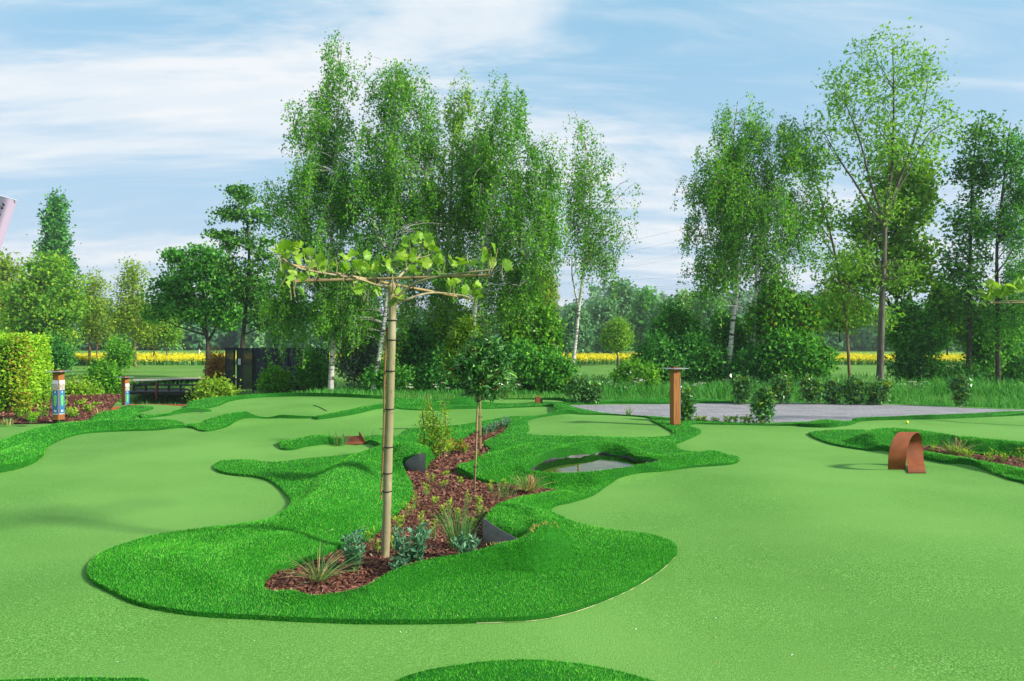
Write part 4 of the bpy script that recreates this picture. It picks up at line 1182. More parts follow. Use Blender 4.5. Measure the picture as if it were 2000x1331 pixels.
    leaves_obj('crown', P, D, lsize, tint, LEAF[leaf], root, r, wratio=wr)
    if extra and extra[1] > 0:             # a second kind of leaf or blossom on the outside
        el, frac, es, nm = extra
        sel = r.random(twigs) < frac
        q = np.where(sel)[0]
        ii = np.repeat(q, 10)
        P = C[ii, -1] + r.normal(0, spread * .6, (len(ii), 3)) + np.array([0, 0, .03])
        tag(leaves_obj(nm, P, rand_unit(r, len(ii)), es, r.random(len(ii)), LEAF[el], root, r, wratio=.8), kind='stuff')
    return root
def bush(name, label, Y, base, lobes, leaf, stems=14, twigs=160, lpt=40, lsize=.07, seed=1, group=None, cat='shrub', bk='dark', z0=None, **kw):
    tks = [[(base[0], base[1]), (base[0], base[1] - 6), (lobes[0][0], lobes[0][1])]]
    return tree(name, label, Y, tks, lobes, kw.pop('r0', .03), leaf, bk, stems, twigs, lpt, lsize, seed=seed, group=group, cat=cat, rise=kw.pop('rise', 1.4), trunkname='stems', **kw)

# ------------------------------------------------------------------ birches and other trees behind the course
BG = 'birches behind the course'
kwb = dict(leaf='birch', bk='birch', lsize=.066, hang=1.15, spread=.13, twig_r=.006, group=BG, rise=1.1, wr=.75, limb_r=.3, clump=.21)
tree('birch_tree', 'tallest birch of the middle group, white trunk in front of the black fence', 23.6, [[(646, 768), (651, 640), (648, 480), (655, 300), (663, 180), (668, 72)]],
     [(656, 142, 26, 50), (630, 240, 46, 80), (640, 350, 75, 100), (605, 430, 80, 90), (600, 540, 78, 80), (660, 530, 60, 100), (565, 400, 46, 60), (672, 230, 22, 90), (560, 590, 50, 60), (640, 620, 60, 50), (548, 480, 34, 60), (690, 400, 30, 80)], .125, limbs=40, twigs=1250, lpt=42, seed=101, lowest=640, **kwb)
tree('birch_tree', 'birch with leaning white trunk just left of the plane tree stem', 23.2, [[(726, 769), (741, 680), (751, 600), (764, 480), (770, 350), (776, 130)]],
     [(778, 170, 40, 45), (770, 240, 62, 60), (800, 330, 70, 80), (735, 420, 65, 90), (790, 470, 80, 100), (710, 540, 60, 90), (740, 620, 60, 50), (820, 215, 25, 50), (722, 270, 34, 60), (728, 350, 55, 80), (840, 270, 30, 60)], .115, limbs=34, twigs=1050, lpt=38, seed=102, lowest=560, **kwb)
tree('birch_tree', 'birch with yellowish leaves in the middle of the dense group', 24.6, [[(886, 764), (880, 640), (872, 520), (880, 380), (885, 260), (886, 152)]],
     [(888, 190, 32, 36), (880, 270, 50, 60), (862, 360, 70, 80), (880, 470, 90, 100), (850, 570, 80, 80), (930, 300, 44, 70), (930, 560, 60, 70), (835, 400, 60, 100), (930, 420, 50, 90), (840, 250, 34, 50)], .11, limbs=34, twigs=1050, lpt=40, seed=103, lowest=600, **dict(kwb, leaf='maple'))
tree('birch_tree', 'birch with white trunk behind the small staked tree, right of the dense group', 23.0, [[(915, 770), (924, 640), (932, 540), (948, 450), (965, 370), (980, 250), (986, 170)]],
     [(984, 205, 40, 34), (975, 290, 60, 70), (1000, 400, 75, 90), (1050, 330, 34, 60), (1060, 410, 34, 80), (960, 520, 75, 80), (1020, 250, 26, 40), (1010, 500, 50, 60), (935, 330, 40, 70), (1045, 480, 45, 60), (1075, 330, 20, 50)], .115, limbs=36, twigs=1050, lpt=38, seed=104, lowest=560, **kwb)
tree('birch_tree', 'slender leaning birch standing alone in the gap, sky all round it', 24.5, [[(1108, 768), (1121, 700), (1132, 600), (1142, 520), (1152, 430), (1150, 310), (1122, 210)], [(1130, 600), (1120, 540), (1117, 480)]],
     [(1128, 250, 20, 36), (1148, 320, 40, 60), (1165, 400, 50, 70), (1200, 310, 18, 30), (1228, 360, 20, 16), (1192, 440, 28, 50), (1120, 400, 18, 50), (1185, 520, 18, 25), (1160, 470, 40, 40)], .10, limbs=26, twigs=400, lpt=26, seed=105, lowest=560, **dict(kwb, hang=1.25))
tree('birch_tree', 'full birch with drooping crown left of the tall ash', 24.5, [[(1421, 765), (1430, 640), (1441, 560), (1438, 450), (1432, 300), (1440, 200)], [(1470, 765), (1474, 600), (1478, 420), (1500, 280)]],
     [(1440, 240, 55, 40), (1420, 330, 62, 70), (1490, 300, 70, 60), (1415, 440, 68, 80), (1490, 420, 80, 100), (1365, 375, 30, 18), (1385, 520, 40, 36), (1545, 270, 34, 50), (1555, 430, 40, 80), (1480, 540, 70, 40)], .12, limbs=44, twigs=1350, lpt=40, seed=106, lowest=560, **kwb)
tree('birch_tree', 'drooping birch cut by the right edge of the picture', 25.0, [[(1950, 765), (1948, 620), (1946, 480), (1960, 350), (1972, 240)]],
     [(1978, 280, 30, 50), (1990, 400, 40, 100), (1948, 480, 34, 90), (2010, 330, 40, 80), (2000, 540, 50, 80), (1955, 590, 40, 60)], .11, limbs=30, twigs=560, lpt=36, seed=107, lowest=620, **dict(kwb, leaf='birchd', bk='dark'))
tree('ash_tree', 'tallest tree, a sparse ash with bare fine branches and pale fresh leaves', 24.0, [[(1718, 752), (1720, 640), (1724, 520), (1727, 410), (1738, 330), (1742, 230), (1742, 100)], [(1722, 420), (1700, 360), (1670, 260), (1640, 190)], [(1728, 420), (1765, 330), (1800, 230), (1815, 150)], [(1724, 440), (1690, 390), (1630, 300), (1600, 250)]],
     [(1735, 110, 75, 55), (1655, 165, 45, 50), (1810, 150, 40, 60), (1740, 200, 100, 70), (1620, 240, 40, 60), (1845, 240, 30, 60), (1700, 290, 80, 60), (1790, 290, 60, 50), (1605, 330, 30, 60), (1740, 400, 60, 40), (1690, 520, 50, 40), (1770, 540, 40, 40)], .15, 'ash', 'grey', limbs=60, twigs=700, lpt=11, lsize=.12, rise=1.5, spread=.15, twig_r=.007, seed=108, tipsonly=True, wr=.45, lowest=470, power=.38, limb_r=.12)
tree('maple_tree', 'dense yellow-green maple behind the trunk of the tall ash', 27.0, [[(1755, 757), (1752, 640), (1750, 500), (1748, 380)]],
     [(1745, 340, 55, 55), (1770, 400, 60, 70), (1700, 440, 60, 60), (1790, 500, 50, 80), (1730, 530, 90, 60), (1665, 540, 50, 50), (1810, 350, 22, 60)], .13, 'maple', 'dark', limbs=40, twigs=420, lpt=30, lsize=.13, rise=.8, spread=.2, seed=109, lowest=620, wr=.8)
tree('ash_tree', 'leaning bare-branched young ash between the full birch and the tall ash', 24.8, [[(1660, 760), (1650, 600), (1622, 460), (1600, 380), (1580, 320), (1565, 285)]],
     [(1580, 320, 30, 50), (1600, 420, 36, 60), (1640, 520, 50, 50), (1560, 300, 15, 25), (1620, 590, 45, 40), (1690, 610, 60, 40)], .07, 'ash', 'warm', limbs=24, twigs=190, lpt=20, lsize=.12, rise=1.0, spread=.18, twig_r=.009, seed=110, tipsonly=True, wr=.5, lowest=560)
tree('alder_tree', 'thin dark alder with open crown left of the right-edge birch', 25.5, [[(1891, 760), (1895, 640), (1897, 480), (1901, 340), (1913, 232)]],
     [(1910, 262, 45, 34), (1880, 330, 40, 40), (1925, 330, 40, 50), (1895, 430, 48, 60), (1880, 520, 48, 60), (1900, 600, 50, 50)], .12, 'alder', 'dark', limbs=36, twigs=260, lpt=26, lsize=.10, rise=.35, spread=.17, seed=111, lowest=690, wr=.8)

# western trees
tree('poplar_tree', 'tall narrow columnar poplar rising above the western trees', 72, [[(117, 706), (116, 600), (112, 480), (112, 385)]], [(112, 402, 9, 24), (108, 440, 16, 34), (109, 480, 20, 34), (115, 525, 24, 36), (114, 585, 26, 50), (93, 490, 10, 12)], .35, 'dark', 'grey', limbs=40, twigs=420, lpt=26, lsize=.26, rise=2.2, spread=.4, twig_r=.02, seed=121, wr=.8)
tree('maple_tree', 'broad olive-green maple behind the hedge, below the columnar poplar', 46, [[(88, 712), (86, 640), (80, 560)]], [(85, 530, 52, 40), (60, 590, 60, 50), (120, 600, 45, 55), (50, 650, 60, 40), (110, 660, 50, 30), (150, 560, 12, 30)], .2, 'maple', 'warm', limbs=34, twigs=420, lpt=30, lsize=.17, rise=.5, spread=.3, twig_r=.014, seed=122, wr=.75, flat=.4)
tree('maple_tree', 'yellow-green tree at the left edge below the pale banner', 55, [[(8, 712), (10, 620), (14, 540)]], [(18, 525, 34, 28), (-20, 540, 40, 40), (10, 590, 50, 50), (-30, 640, 60, 60), (30, 650, 40, 40)], .2, 'spring', 'warm', limbs=30, twigs=330, lpt=30, lsize=.2, rise=.6, spread=.35, twig_r=.015, seed=123, wr=.75)
tree('poplar_tree', 'slim pale-stemmed tree with open yellowish crown right of the broad maple', 50, [[(175, 712), (178, 640), (183, 580), (186, 545)], [(190, 712), (190, 650), (196, 590)]], [(186, 560, 24, 26), (180, 600, 30, 36), (195, 640, 30, 30), (168, 640, 20, 30)], .14, 'spring', 'warm', limbs=24, twigs=170, lpt=24, lsize=.14, rise=1.2, spread=.28, twig_r=.014, seed=124, wr=.7)
tree('poplar_tree', 'slim tree with a mossy yellow trunk left of the wide dark alder', 47, [[(265, 719), (264, 650), (262, 580), (262, 520)]], [(262, 530, 22, 22), (258, 570, 32, 36), (262, 620, 40, 40), (235, 620, 22, 30), (285, 640, 30, 30)], .16, 'spring', 'warm', limbs=24, twigs=230, lpt=26, lsize=.14, rise=.9, spread=.28, twig_r=.014, seed=125, wr=.7)
tree('poplar_tree', 'short thin tree standing before the rape field, beside the mossy yellow trunk', 52, [[(300, 716), (301, 680), (300, 640)]], [(300, 640, 26, 26), (288, 660, 20, 16)], .12, 'spring', 'warm', limbs=12, twigs=90, lpt=26, lsize=.14, rise=.9, spread=.28, twig_r=.012, seed=126, wr=.7)
tree('poplar_tree', 'short thin tree under the left side of the wide dark alder', 52, [[(325, 716), (326, 680), (328, 640)]], [(328, 640, 30, 26), (335, 665, 20, 14)], .12, 'maple', 'warm', limbs=12, twigs=90, lpt=26, lsize=.14, rise=.9, spread=.28, twig_r=.012, seed=127, wr=.7)
tree('alder_tree', 'wide dark-green alder with forked trunk beside the footbridge', 32, [[(405, 742), (405, 690), (402, 655), (380, 610), (350, 540)], [(405, 668), (420, 640), (440, 580), (430, 520)], [(404, 660), (400, 600), (395, 500)]],
     [(370, 520, 60, 34), (330, 570, 44, 40), (400, 560, 70, 50), (445, 560, 44, 50), (380, 610, 80, 26), (455, 620, 40, 24), (345, 495, 30, 14), (310, 610, 26, 26), (410, 500, 40, 24)], .17, 'birchd', 'dark', limbs=50, twigs=520, lpt=30, lsize=.12, rise=.3, spread=.2, twig_r=.01, seed=128, lowest=655, wr=.75, flat=.5)
tree('alder_tree', 'tall open alder with dark trunk rising beside the black mesh gate', 29.5, [[(469, 765), (471, 690), (480, 600), (487, 500), (482, 420), (474, 362)], [(481, 600), (460, 540), (430, 470)]],
     [(470, 385, 34, 22), (445, 420, 34, 18), (500, 420, 26, 26), (425, 458, 28, 10), (465, 470, 45, 26), (510, 500, 30, 50), (450, 520, 34, 24), (490, 560, 50, 40), (520, 610, 40, 36)], .15, 'alder', 'dark', limbs=44, twigs=330, lpt=26, lsize=.11, rise=.25, spread=.17, twig_r=.009, seed=129, lowest=680, wr=.75, flat=.6)

# trees seen through the gap, and the pollard willow
tree('willow_tree', 'yellow-green weeping willow peeping out right of the dense birch group', 31, [[(1035, 752), (1036, 640), (1040, 540)]], [(1045, 520, 30, 30), (1060, 555, 26, 40), (1015, 550, 40, 40), (1050, 620, 40, 50)], .13, 'willow', 'warm', limbs=26, twigs=330, lpt=30, lsize=.15, hang=1.6, spread=.12, rise=.9, seed=131, wr=.3)
tree('pollard_willow', 'round-headed pollard willow on a short trunk before the rape field', 47, [[(1207, 715), (1207, 700), (1206, 684)]], [(1205, 655, 25, 22), (1204, 664, 27, 16), (1206, 640, 14, 14)], .22, 'maple', 'grey', limbs=30, twigs=260, lpt=50, lsize=.15, rise=1.8, spread=.2, twig_r=.014, seed=132, wr=.35, lowest=690)
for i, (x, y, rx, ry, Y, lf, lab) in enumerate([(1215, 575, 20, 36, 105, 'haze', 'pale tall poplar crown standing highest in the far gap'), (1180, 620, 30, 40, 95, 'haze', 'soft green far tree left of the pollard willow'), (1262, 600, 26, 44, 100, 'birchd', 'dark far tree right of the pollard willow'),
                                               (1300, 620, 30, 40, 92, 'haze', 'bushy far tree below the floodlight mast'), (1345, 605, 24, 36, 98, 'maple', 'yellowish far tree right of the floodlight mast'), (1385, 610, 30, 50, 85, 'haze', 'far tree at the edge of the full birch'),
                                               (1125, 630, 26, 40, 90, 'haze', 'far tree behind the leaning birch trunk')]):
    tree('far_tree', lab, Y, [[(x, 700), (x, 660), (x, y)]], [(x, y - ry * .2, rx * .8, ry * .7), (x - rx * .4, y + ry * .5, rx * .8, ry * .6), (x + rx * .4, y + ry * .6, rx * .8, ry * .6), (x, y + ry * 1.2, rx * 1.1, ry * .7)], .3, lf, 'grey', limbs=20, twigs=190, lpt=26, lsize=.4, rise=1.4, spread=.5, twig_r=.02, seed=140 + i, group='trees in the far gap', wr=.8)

# ------------------------------------------------------------------ undergrowth shrubs
U = 'shrubs below the trees'
sh = dict(group=U, spread=.17)
k = 0
for (x, y, rx, ry, Y, lf, n, ls, ex, lab) in [
    (700, 690, 40, 50, 25.0, 'silver', 200, .10, None, 'silver-grey leaved shrub between the two leaning birch trunks'),
    (815, 690, 55, 62, 25.4, 'dark', 330, .10, None, 'dark shrub right of the plane tree stem'),
    (690, 620, 60, 50, 26.4, 'birchd', 260, .10, None, 'deep green thicket above the silver-grey shrub'),
    (880, 640, 70, 60, 26.5, 'birchd', 300, .10, None, 'thicket behind the crown of the staked trees'),
    (870, 725, 60, 40, 23.6, 'dark', 260, .09, None, 'low dark shrub left of the staked tree crown'),
    (760, 738, 50, 26, 23.4, 'birchd', 200, .08, ('lime', .15, .08, 'new_leaves'), 'low leafy shrub at the feet of the leaning birch'),
    (1040, 640, 55, 75, 24.6, 'birch', 420, .12, ('white', .08, .06, 'blossom'), 'fresh green elder with pale blossom below the willow'),
    (1020, 715, 70, 46, 23.4, 'birchd', 330, .10, None, 'dense shrub right of the staked tree crown'),
    (1085, 725, 40, 40, 23.2, 'birchd', 220, .09, None, 'shrub at the foot of the lone leaning birch'),
    (540, 744, 22, 22, 25.6, 'birch', 170, .09, None, 'bushy sapling in front of the black cloth fence'),
    (612, 722, 26, 40, 26.0, 'birchd', 200, .09, None, 'drooping shrub hiding the right part of the black fence'),
    (427, 722, 12, 36, 28.0, 'rust', 120, .09, None, 'narrow reddish-brown columnar shrub left of the mesh gate'),
    (420, 765, 32, 12, 22.6, 'lime', 110, .08, None, 'pale weedy clump on the bank left of the black fence'),
    (1320, 640, 50, 50, 26.0, 'birchd', 300, .10, None, 'tall dark shrub rising behind the plaza sign post'),
    (1290, 700, 50, 46, 24.6, 'dark', 280, .10, None, 'dark shrub left of the plaza sign post top'),
    (1365, 700, 60, 50, 24.8, 'dark', 320, .10, None, 'dark shrub right of the plaza sign post top'),
    (1240, 735, 40, 22, 23.4, 'birch', 140, .09, ('white', .2, .06, 'blossom'), 'low flowering shrub by the tall grass left of the sign post'),
    (1420, 660, 45, 60, 26.0, 'birchd', 280, .10, None, 'shrub at the foot of the full birch'),
    (1530, 610, 70, 55, 24.6, 'birch', 420, .13, ('rust', .12, .09, 'seed_clusters'), 'big bush with orange-brown seed clusters under the full birch'),
    (1545, 690, 75, 50, 24.0, 'birchd', 420, .12, ('rust', .08, .09, 'seed_clusters'), 'lower bush with orange-brown seed clusters behind the young laurels'),
    (1640, 600, 45, 40, 26.5, 'maple', 190, .12, None, 'yellow-green bush left of the ash trunk'),
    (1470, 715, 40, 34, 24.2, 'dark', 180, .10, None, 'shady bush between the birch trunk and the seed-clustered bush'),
    (1790, 640, 60, 50, 26.5, 'birchd', 330, .11, None, 'bush right of the ash trunk'),
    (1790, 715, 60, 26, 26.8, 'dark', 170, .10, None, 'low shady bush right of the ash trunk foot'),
    (1850, 600, 40, 60, 27.0, 'birch', 260, .11, None, 'leafy bush left of the thin dark alder'),
    (1930, 650, 46, 60, 26.8, 'birchd', 300, .11, None, 'bush between the thin dark alder and the right edge'),
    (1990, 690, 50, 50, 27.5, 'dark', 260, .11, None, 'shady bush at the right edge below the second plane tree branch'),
    (1945, 725, 50, 20, 28.5, 'birch', 140, .09, None, 'low sunlit shrub at the right behind the tall grass'),
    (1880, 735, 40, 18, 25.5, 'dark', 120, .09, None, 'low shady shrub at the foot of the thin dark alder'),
    (205, 745, 34, 30, 24.5, 'birch', 230, .09, None, 'leafy shrub between the two western sign posts'),
    (150, 770, 40, 18, 20.5, 'lime', 130, .07, None, 'loose green shrub just right of the nearest western sign post'),
    (110, 690, 30, 30, 30.0, 'dark', 160, .10, None, 'dark shrub right of the clipped hedge'),
    (70, 770, 30, 24, 17.6, 'maple', 150, .06, None, 'leafy shrub in front of the hedge above the mulch'),
    (235, 690, 30, 30, 38.0, 'birch', 130, .10, None, 'light shrub at the edge of the far golf course')]:
    k += 1
    by = CY + (EYE + .25) * F / Y
    bush('shrub', lab, Y, (x, min(by, y + ry * 1.25 + 6)), [(x, y, rx * .8, ry * .75), (x - rx * .45, y + ry * .3, rx * .6, ry * .6), (x + rx * .5, y + ry * .25, rx * .55, ry * .6), (x + rx * .1, y + ry * .6, rx * .8, ry * .5), (x - rx * .2, y - ry * .5, rx * .4, ry * .45)],
         lf, stems=16, twigs=n, lpt=30, lsize=ls, seed=200 + k, extra=ex, wr=.7, **sh)

# young laurels along the plaza
LG = 'young laurels along the plaza'
for i, (x, yb, yt, w, Y, lab) in enumerate([(1130, 789, 736, 26, 18.9, 'bushy young laurel at the left end of the plaza'), (1158, 787, 752, 13, 18.9, 'slim young laurel beside the bushy one at the left end of the plaza'), (1337, 821, 762, 14, 14.6, 'young laurel right beside the plaza sign post'),
                                       (1449, 788, 738, 22, 18.9, 'leftmost young laurel of the row behind the plaza'), (1489, 826, 752, 21, 14.3, 'young laurel standing in front of the plaza paving'), (1525, 788, 735, 22, 18.9, 'young laurel behind the plaza, second of the row'),
                                       (1583, 788, 738, 24, 18.9, 'young laurel behind the plaza, third of the row'), (1627, 789, 742, 12, 18.9, 'narrow young laurel behind the plaza, fourth of the row'), (1668, 790, 740, 22, 18.8, 'young laurel behind the plaza below the ash trunk'),
                                       (1715, 791, 744, 28, 18.7, 'broad young laurel at the right end of the row'), (1876, 794, 730, 15, 18.2, 'single young laurel by the tall grass far right')]):
    h = yb - yt
    bush('laurel_shrub', lab, Y, (x, yb), [(x, yb - h * .3, w * .8, h * .3), (x, yb - h * .55, w, h * .3), (x - w * .2, yb - h * .8, w * .6, h * .22), (x + w * .4, yb - h * .75, w * .4, h * .2)], 'laurel', stems=9, twigs=90, lpt=13, lsize=.085, seed=300 + i, group=LG, cat='laurel', wr=.42,
         extra=('laurelnew', .3, .07, 'new_leaves'), r0=.012, spread=.06, twig_r=.004, limb_r=.5)
ORD = ['first', 'second', 'third', 'fourth', 'fifth', 'sixth', 'seventh', 'eighth', 'ninth', 'tenth', 'eleventh', 'twelfth', 'thirteenth', 'fourteenth', 'fifteenth', 'sixteenth', 'seventeenth', 'eighteenth', 'nineteenth', 'twentieth', 'twenty-first', 'twenty-second', 'twenty-third', 'twenty-fourth', 'twenty-fifth', 'twenty-sixth', 'twenty-seventh']
# ------------------------------------------------------------------ foreground planting
def blade_mesh(name, P, L, W_, lean, bend, tint, mat, parent, r, droop=.5):
    """grass blades: four levels each, bending outwards"""
    n = len(P)
    lean = lean / (np.linalg.norm(lean, axis=1, keepdims=True) + 1e-9)
    outd = lean.copy(); outd[:, 2] = 0
    outd /= np.linalg.norm(outd, axis=1, keepdims=True) + 1e-9
    side = np.stack([-outd[:, 1], outd[:, 0], np.zeros(n)], 1) + r.normal(0, .5, (n, 3)); side /= np.linalg.norm(side, axis=1, keepdims=True)
    ts = [0, .36, .7, 1.0]; ws = [.8, 1, .7, .06]
    V = []
    for t, w in zip(ts, ws):
        c = P + lean * (L * t)[:, None] + outd * (L * bend * t * t)[:, None] - np.array([0, 0, 1.0]) * (L * bend * droop * t ** 2.5)[:, None]
        V += [c - side * (W_ * w)[:, None], c + side * (W_ * w)[:, None]]
    V = np.stack(V, 1)
    f = np.array([[0, 1, 3, 2], [2, 3, 5, 4], [4, 5, 7, 6]])
    lo = (f[None] + 8 * np.arange(n)[:, None, None]).ravel()
    V = V.reshape(-1, 3)
    if parent is not None: V = V - full_loc(parent)
    return link(name, np_mesh(name, V, lo, np.full(3 * n, 4), mat, True, np.repeat(tint, 3)), parent)
def clump(name, label, px, py, n, hpx, spread_deg, leafs, seed, cat='grass', wid=.004, bend=.5, z=None, group=None, rad=.05, part='blades', frac=None, off=0):
    r = np.random.default_rng(seed)
    p = onz(px, py, .03 if z is None else z)
    L = hpx / F * p[1]
    root = empty(name, p, label, cat, group)
    for j, (lf, q) in enumerate(leafs):
        m = int(n * q)
        a = r.uniform(0, 2 * math.pi, m); e = np.radians(r.uniform(2, spread_deg, m))
        D = np.stack([np.sin(e) * np.cos(a), np.sin(e) * np.sin(a), np.cos(e)], 1)
        P = p + np.stack([np.cos(a), np.sin(a), np.zeros(m)], 1) * (rad * r.random(m) ** .6)[:, None] - [0, 0, .01]
        blade_mesh(part if j == 0 else 'dry_blades', P, L * r.uniform(.5, 1.1, m), wid * r.uniform(.6, 1.2, m), D, r.uniform(.05, bend, m), np.clip(r.beta(2, 2, m), 0, 1), LEAF[lf], root, r)
    return root
clump('ornamental_grass', 'arching grass tuft with straw-coloured dead blades at the front tip of the mulch bed', 622, 1130, 95, 92, 72, [('grass', .55), ('straw', .45)], 401, bend=.8, wid=.0024, rad=.05)
clump('ornamental_grass', 'tall upright blue-green grass in the mulch bed beside the dark steel plate', 898, 1066, 130, 96, 26, [('grass', 1.0), ('straw', .06)], 402, bend=.3, wid=.0026, rad=.09)
clump('ornamental_grass', 'straw-tinted grass tuft with cut stalks in front of the pond', 1034, 957, 170, 44, 66, [('straw', .75), ('grass', .25)], 403, bend=.6, wid=.004, rad=.07)
clump('ornamental_grass', 'grass tuft with cut straw stalks in the bed beside the rusty loop', 1868, 888, 120, 42, 60, [('straw', .5), ('grass', .5)], 404, bend=.7, wid=.005, rad=.08)
clump('ornamental_grass', 'thin green grass tuft near the foot of the first staked tree', 985, 972, 40, 48, 30, [('grass', .8), ('straw', .2)], 405, bend=.3, wid=.003, rad=.12)
clump('ornamental_grass', 'small rushes beside the rusty channel ramp', 661, 869, 60, 30, 28, [('grass', .7), ('straw', .3)], 406, bend=.2, wid=.006, rad=.12)
clump('ornamental_grass', 'wispy grass at the right of the rusty channel ramp', 722, 858, 16, 24, 30, [('grass', 1)], 407, bend=.3, wid=.004, rad=.06)
clump('ornamental_grass', 'thin weed growing at the front edge of the paving', 1228, 812, 22, 24, 25, [('grass', .6), ('straw', .4)], 408, bend=.2, wid=.008, rad=.05)
clump('ornamental_grass', 'dry reddish grass tuft at the right end of the western mulch', 196, 812, 60, 18, 40, [('straw', .6), ('red', .3)], 409, bend=.3, wid=.008, rad=.12, z=.1)
clump('ornamental_grass', 'dry pale grass tuft at the left edge of the western mulch', 12, 829, 50, 16, 40, [('straw', .8), ('grass', .3)], 410, bend=.3, wid=.008, rad=.12, z=.05)
M_STUB = surf('cut_stalks', (0.42, 0.27, 0.13), layers=[(30, (0.3, 0.18, 0.08), .45, .6, 3, .8)], rough=.8)
for (px, py, h, n, lab) in ((1038, 955, 30, 9, 'bundle of cut straw stalks standing in the grass in front of the pond'), (1868, 884, 30, 8, 'bundle of cut straw stalks in the bed beside the rusty loop')):
    p = onz(px, py, .03); r = np.random.default_rng(px)
    root = empty('stalk_bundle', p, lab, 'stalks')
    for i in range(n):
        a, q = r.uniform(0, 6.28), r.uniform(0, .05)
        b = p + [math.cos(a) * q, math.sin(a) * q, -.02]
        MB().tube([b, b + [r.normal(0, .015), r.normal(0, .015), h / F * p[1] * r.uniform(.7, 1.1)]], .008, 6).build('stalk', M_STUB, root)

# low leafy perennials: upright lance leaves in a rosette on short stems
def perennial(name, label, px, py, wpx, hpx, leaf, seed, stems=9, lps=14, ls=.035, group=None, wr=.4, z=.02, cat='plant', extra=None):
    r = np.random.default_rng(seed)
    p = onz(px, py, z); m = p[1] / F
    root = empty(name, p, label, cat, group)
    mb = MB(); PP, DD, TT = [], [], []
    for i in range(stems):
        a = r.uniform(0, 6.28); q = wpx * m * .5 * r.random() ** .6
        b = p + [math.cos(a) * q * .55, math.sin(a) * q * .55, -.01]
        t = p + [math.cos(a) * q, math.sin(a) * q, hpx * m * r.uniform(.55, 1.05)]
        C = catmull(np.array([b, (b + t) / 2 + r.normal(0, .006, 3), t]), 6)
        mb.tube(C, np.linspace(.003, .0012, 6), 4, False)
        f = r.uniform(.15, 1.0, lps); f[:3] = 1
        q_ = f * 4.99; i0 = q_.astype(int)
        PP.append(C[i0] + (C[i0 + 1] - C[i0]) * (q_ - i0)[:, None])
        th = r.uniform(0, 6.28, lps)
        DD.append(np.stack([np.cos(th), np.sin(th), r.uniform(.3, 1.5, lps)], 1)); TT.append(np.clip(.25 + .5 * f + r.normal(0, .15, lps), 0, 1))
    mb.build('stems', M_STEM, root)
    P, D = np.concatenate(PP), np.concatenate(DD)
    leaves_obj('leaves', P, D, ls, np.concatenate(TT), LEAF[leaf], root, r, wratio=wr, fold=.08)
    if extra:
        leaves_obj('tips', P[::4] + [0, 0, .01], D[::4], ls, r.random(len(P[::4])), LEAF[extra], root, r, wratio=wr)
    return root
M_STEM = surf('green_stems', (0.10, 0.20, 0.05), rough=.7)
BGp = 'blue-green perennials in the mulch bed'
perennial('sage_plant', 'bushy dark blue-green plant left of the plane tree foot', 688, 1112, 58, 66, 'blue', 411, 16, 22, .05, BGp)
perennial('sage_plant', 'blue-green leafy plant right of the plane tree foot', 800, 1108, 70, 72, 'blue', 412, 18, 22, .055, BGp)
perennial('sage_plant', 'low blue-green plant in front of the tall upright grass', 905, 1090, 66, 40, 'blue', 413, 14, 18, .045, BGp)
perennial('sage_plant', 'small blue-green shoot at the front rim near the plane tree', 778, 1118, 34, 24, 'blue', 414, 8, 14, .045, BGp)
for i, (x, y) in enumerate([(945, 850), (958, 846), (970, 842), (982, 838), (990, 832)]):
    perennial('lavender_plant', 'low blue-green cushion plant at the far end of the mulch bed, ' + ORD[i] + ' from the left', x, y, 18, 15, 'blue', 420 + i, 12, 14, .05, 'cushion plants at the far end of the bed', .35)
SG = 'young lime-green seedlings in the long bed'
for i, (x, y, w, h) in enumerate(sorted([(835, 968, 16, 20), (812, 992, 20, 26), (795, 1005, 22, 20), (782, 1028, 24, 20), (822, 1032, 30, 34), (845, 1052, 34, 40), (775, 1052, 26, 38), (728, 1058, 30, 26), (880, 1000, 16, 24), (868, 1010, 14, 22), (935, 994, 24, 26), (940, 1012, 22, 30), (915, 985, 14, 22),
                                  (842, 940, 22, 12), (865, 950, 20, 10), (870, 930, 20, 10), (900, 945, 18, 10), (960, 960, 20, 20), (985, 958, 20, 20), (850, 985, 14, 14), (896, 1014, 18, 20), (920, 1035, 20, 22), (772, 1075, 22, 24), (735, 1078, 20, 18), (950, 905, 18, 12), (930, 895, 18, 12)], key=lambda q: -q[1])):
    perennial('seedling_plant', 'lime-green seedling in the long mulch bed, ' + ORD[i] + ' counted from the front', x, y, w, h, 'lime', 440 + i, 5, 8, .035, SG, .32)
for i, (x, y, w, h) in enumerate([(845, 893, 26, 18), (858, 890, 26, 22), (872, 886, 26, 22), (886, 882, 26, 18), (900, 874, 22, 14), (880, 873, 22, 16), (906, 884, 18, 12)]):
    perennial('spurge_plant', 'low yellow-green plant with reddish tips by the tall leafy stems, ' + ORD[[0, 1, 2, 4, 5, 3, 6][i]] + ' from the left', x, y, w, h, 'lime', 470 + i, 9, 14, .045, 'low plants by the tall leafy stems', .4, extra='red')
for i, (x, y, w, h) in enumerate(sorted([(1820, 881, 18, 8), (1895, 895, 24, 14), (1930, 903, 30, 22), (1990, 905, 34, 26), (1962, 902, 22, 14), (1880, 890, 20, 12), (1860, 886, 18, 14)])):
    perennial('seedling_plant', 'green seedling in the mulch beside the rusty loop, ' + ORD[i] + ' from the left', x, y, w, h, 'lime', 480 + i, 6, 9, .045, 'seedlings in the east bed', .32, z=.05)
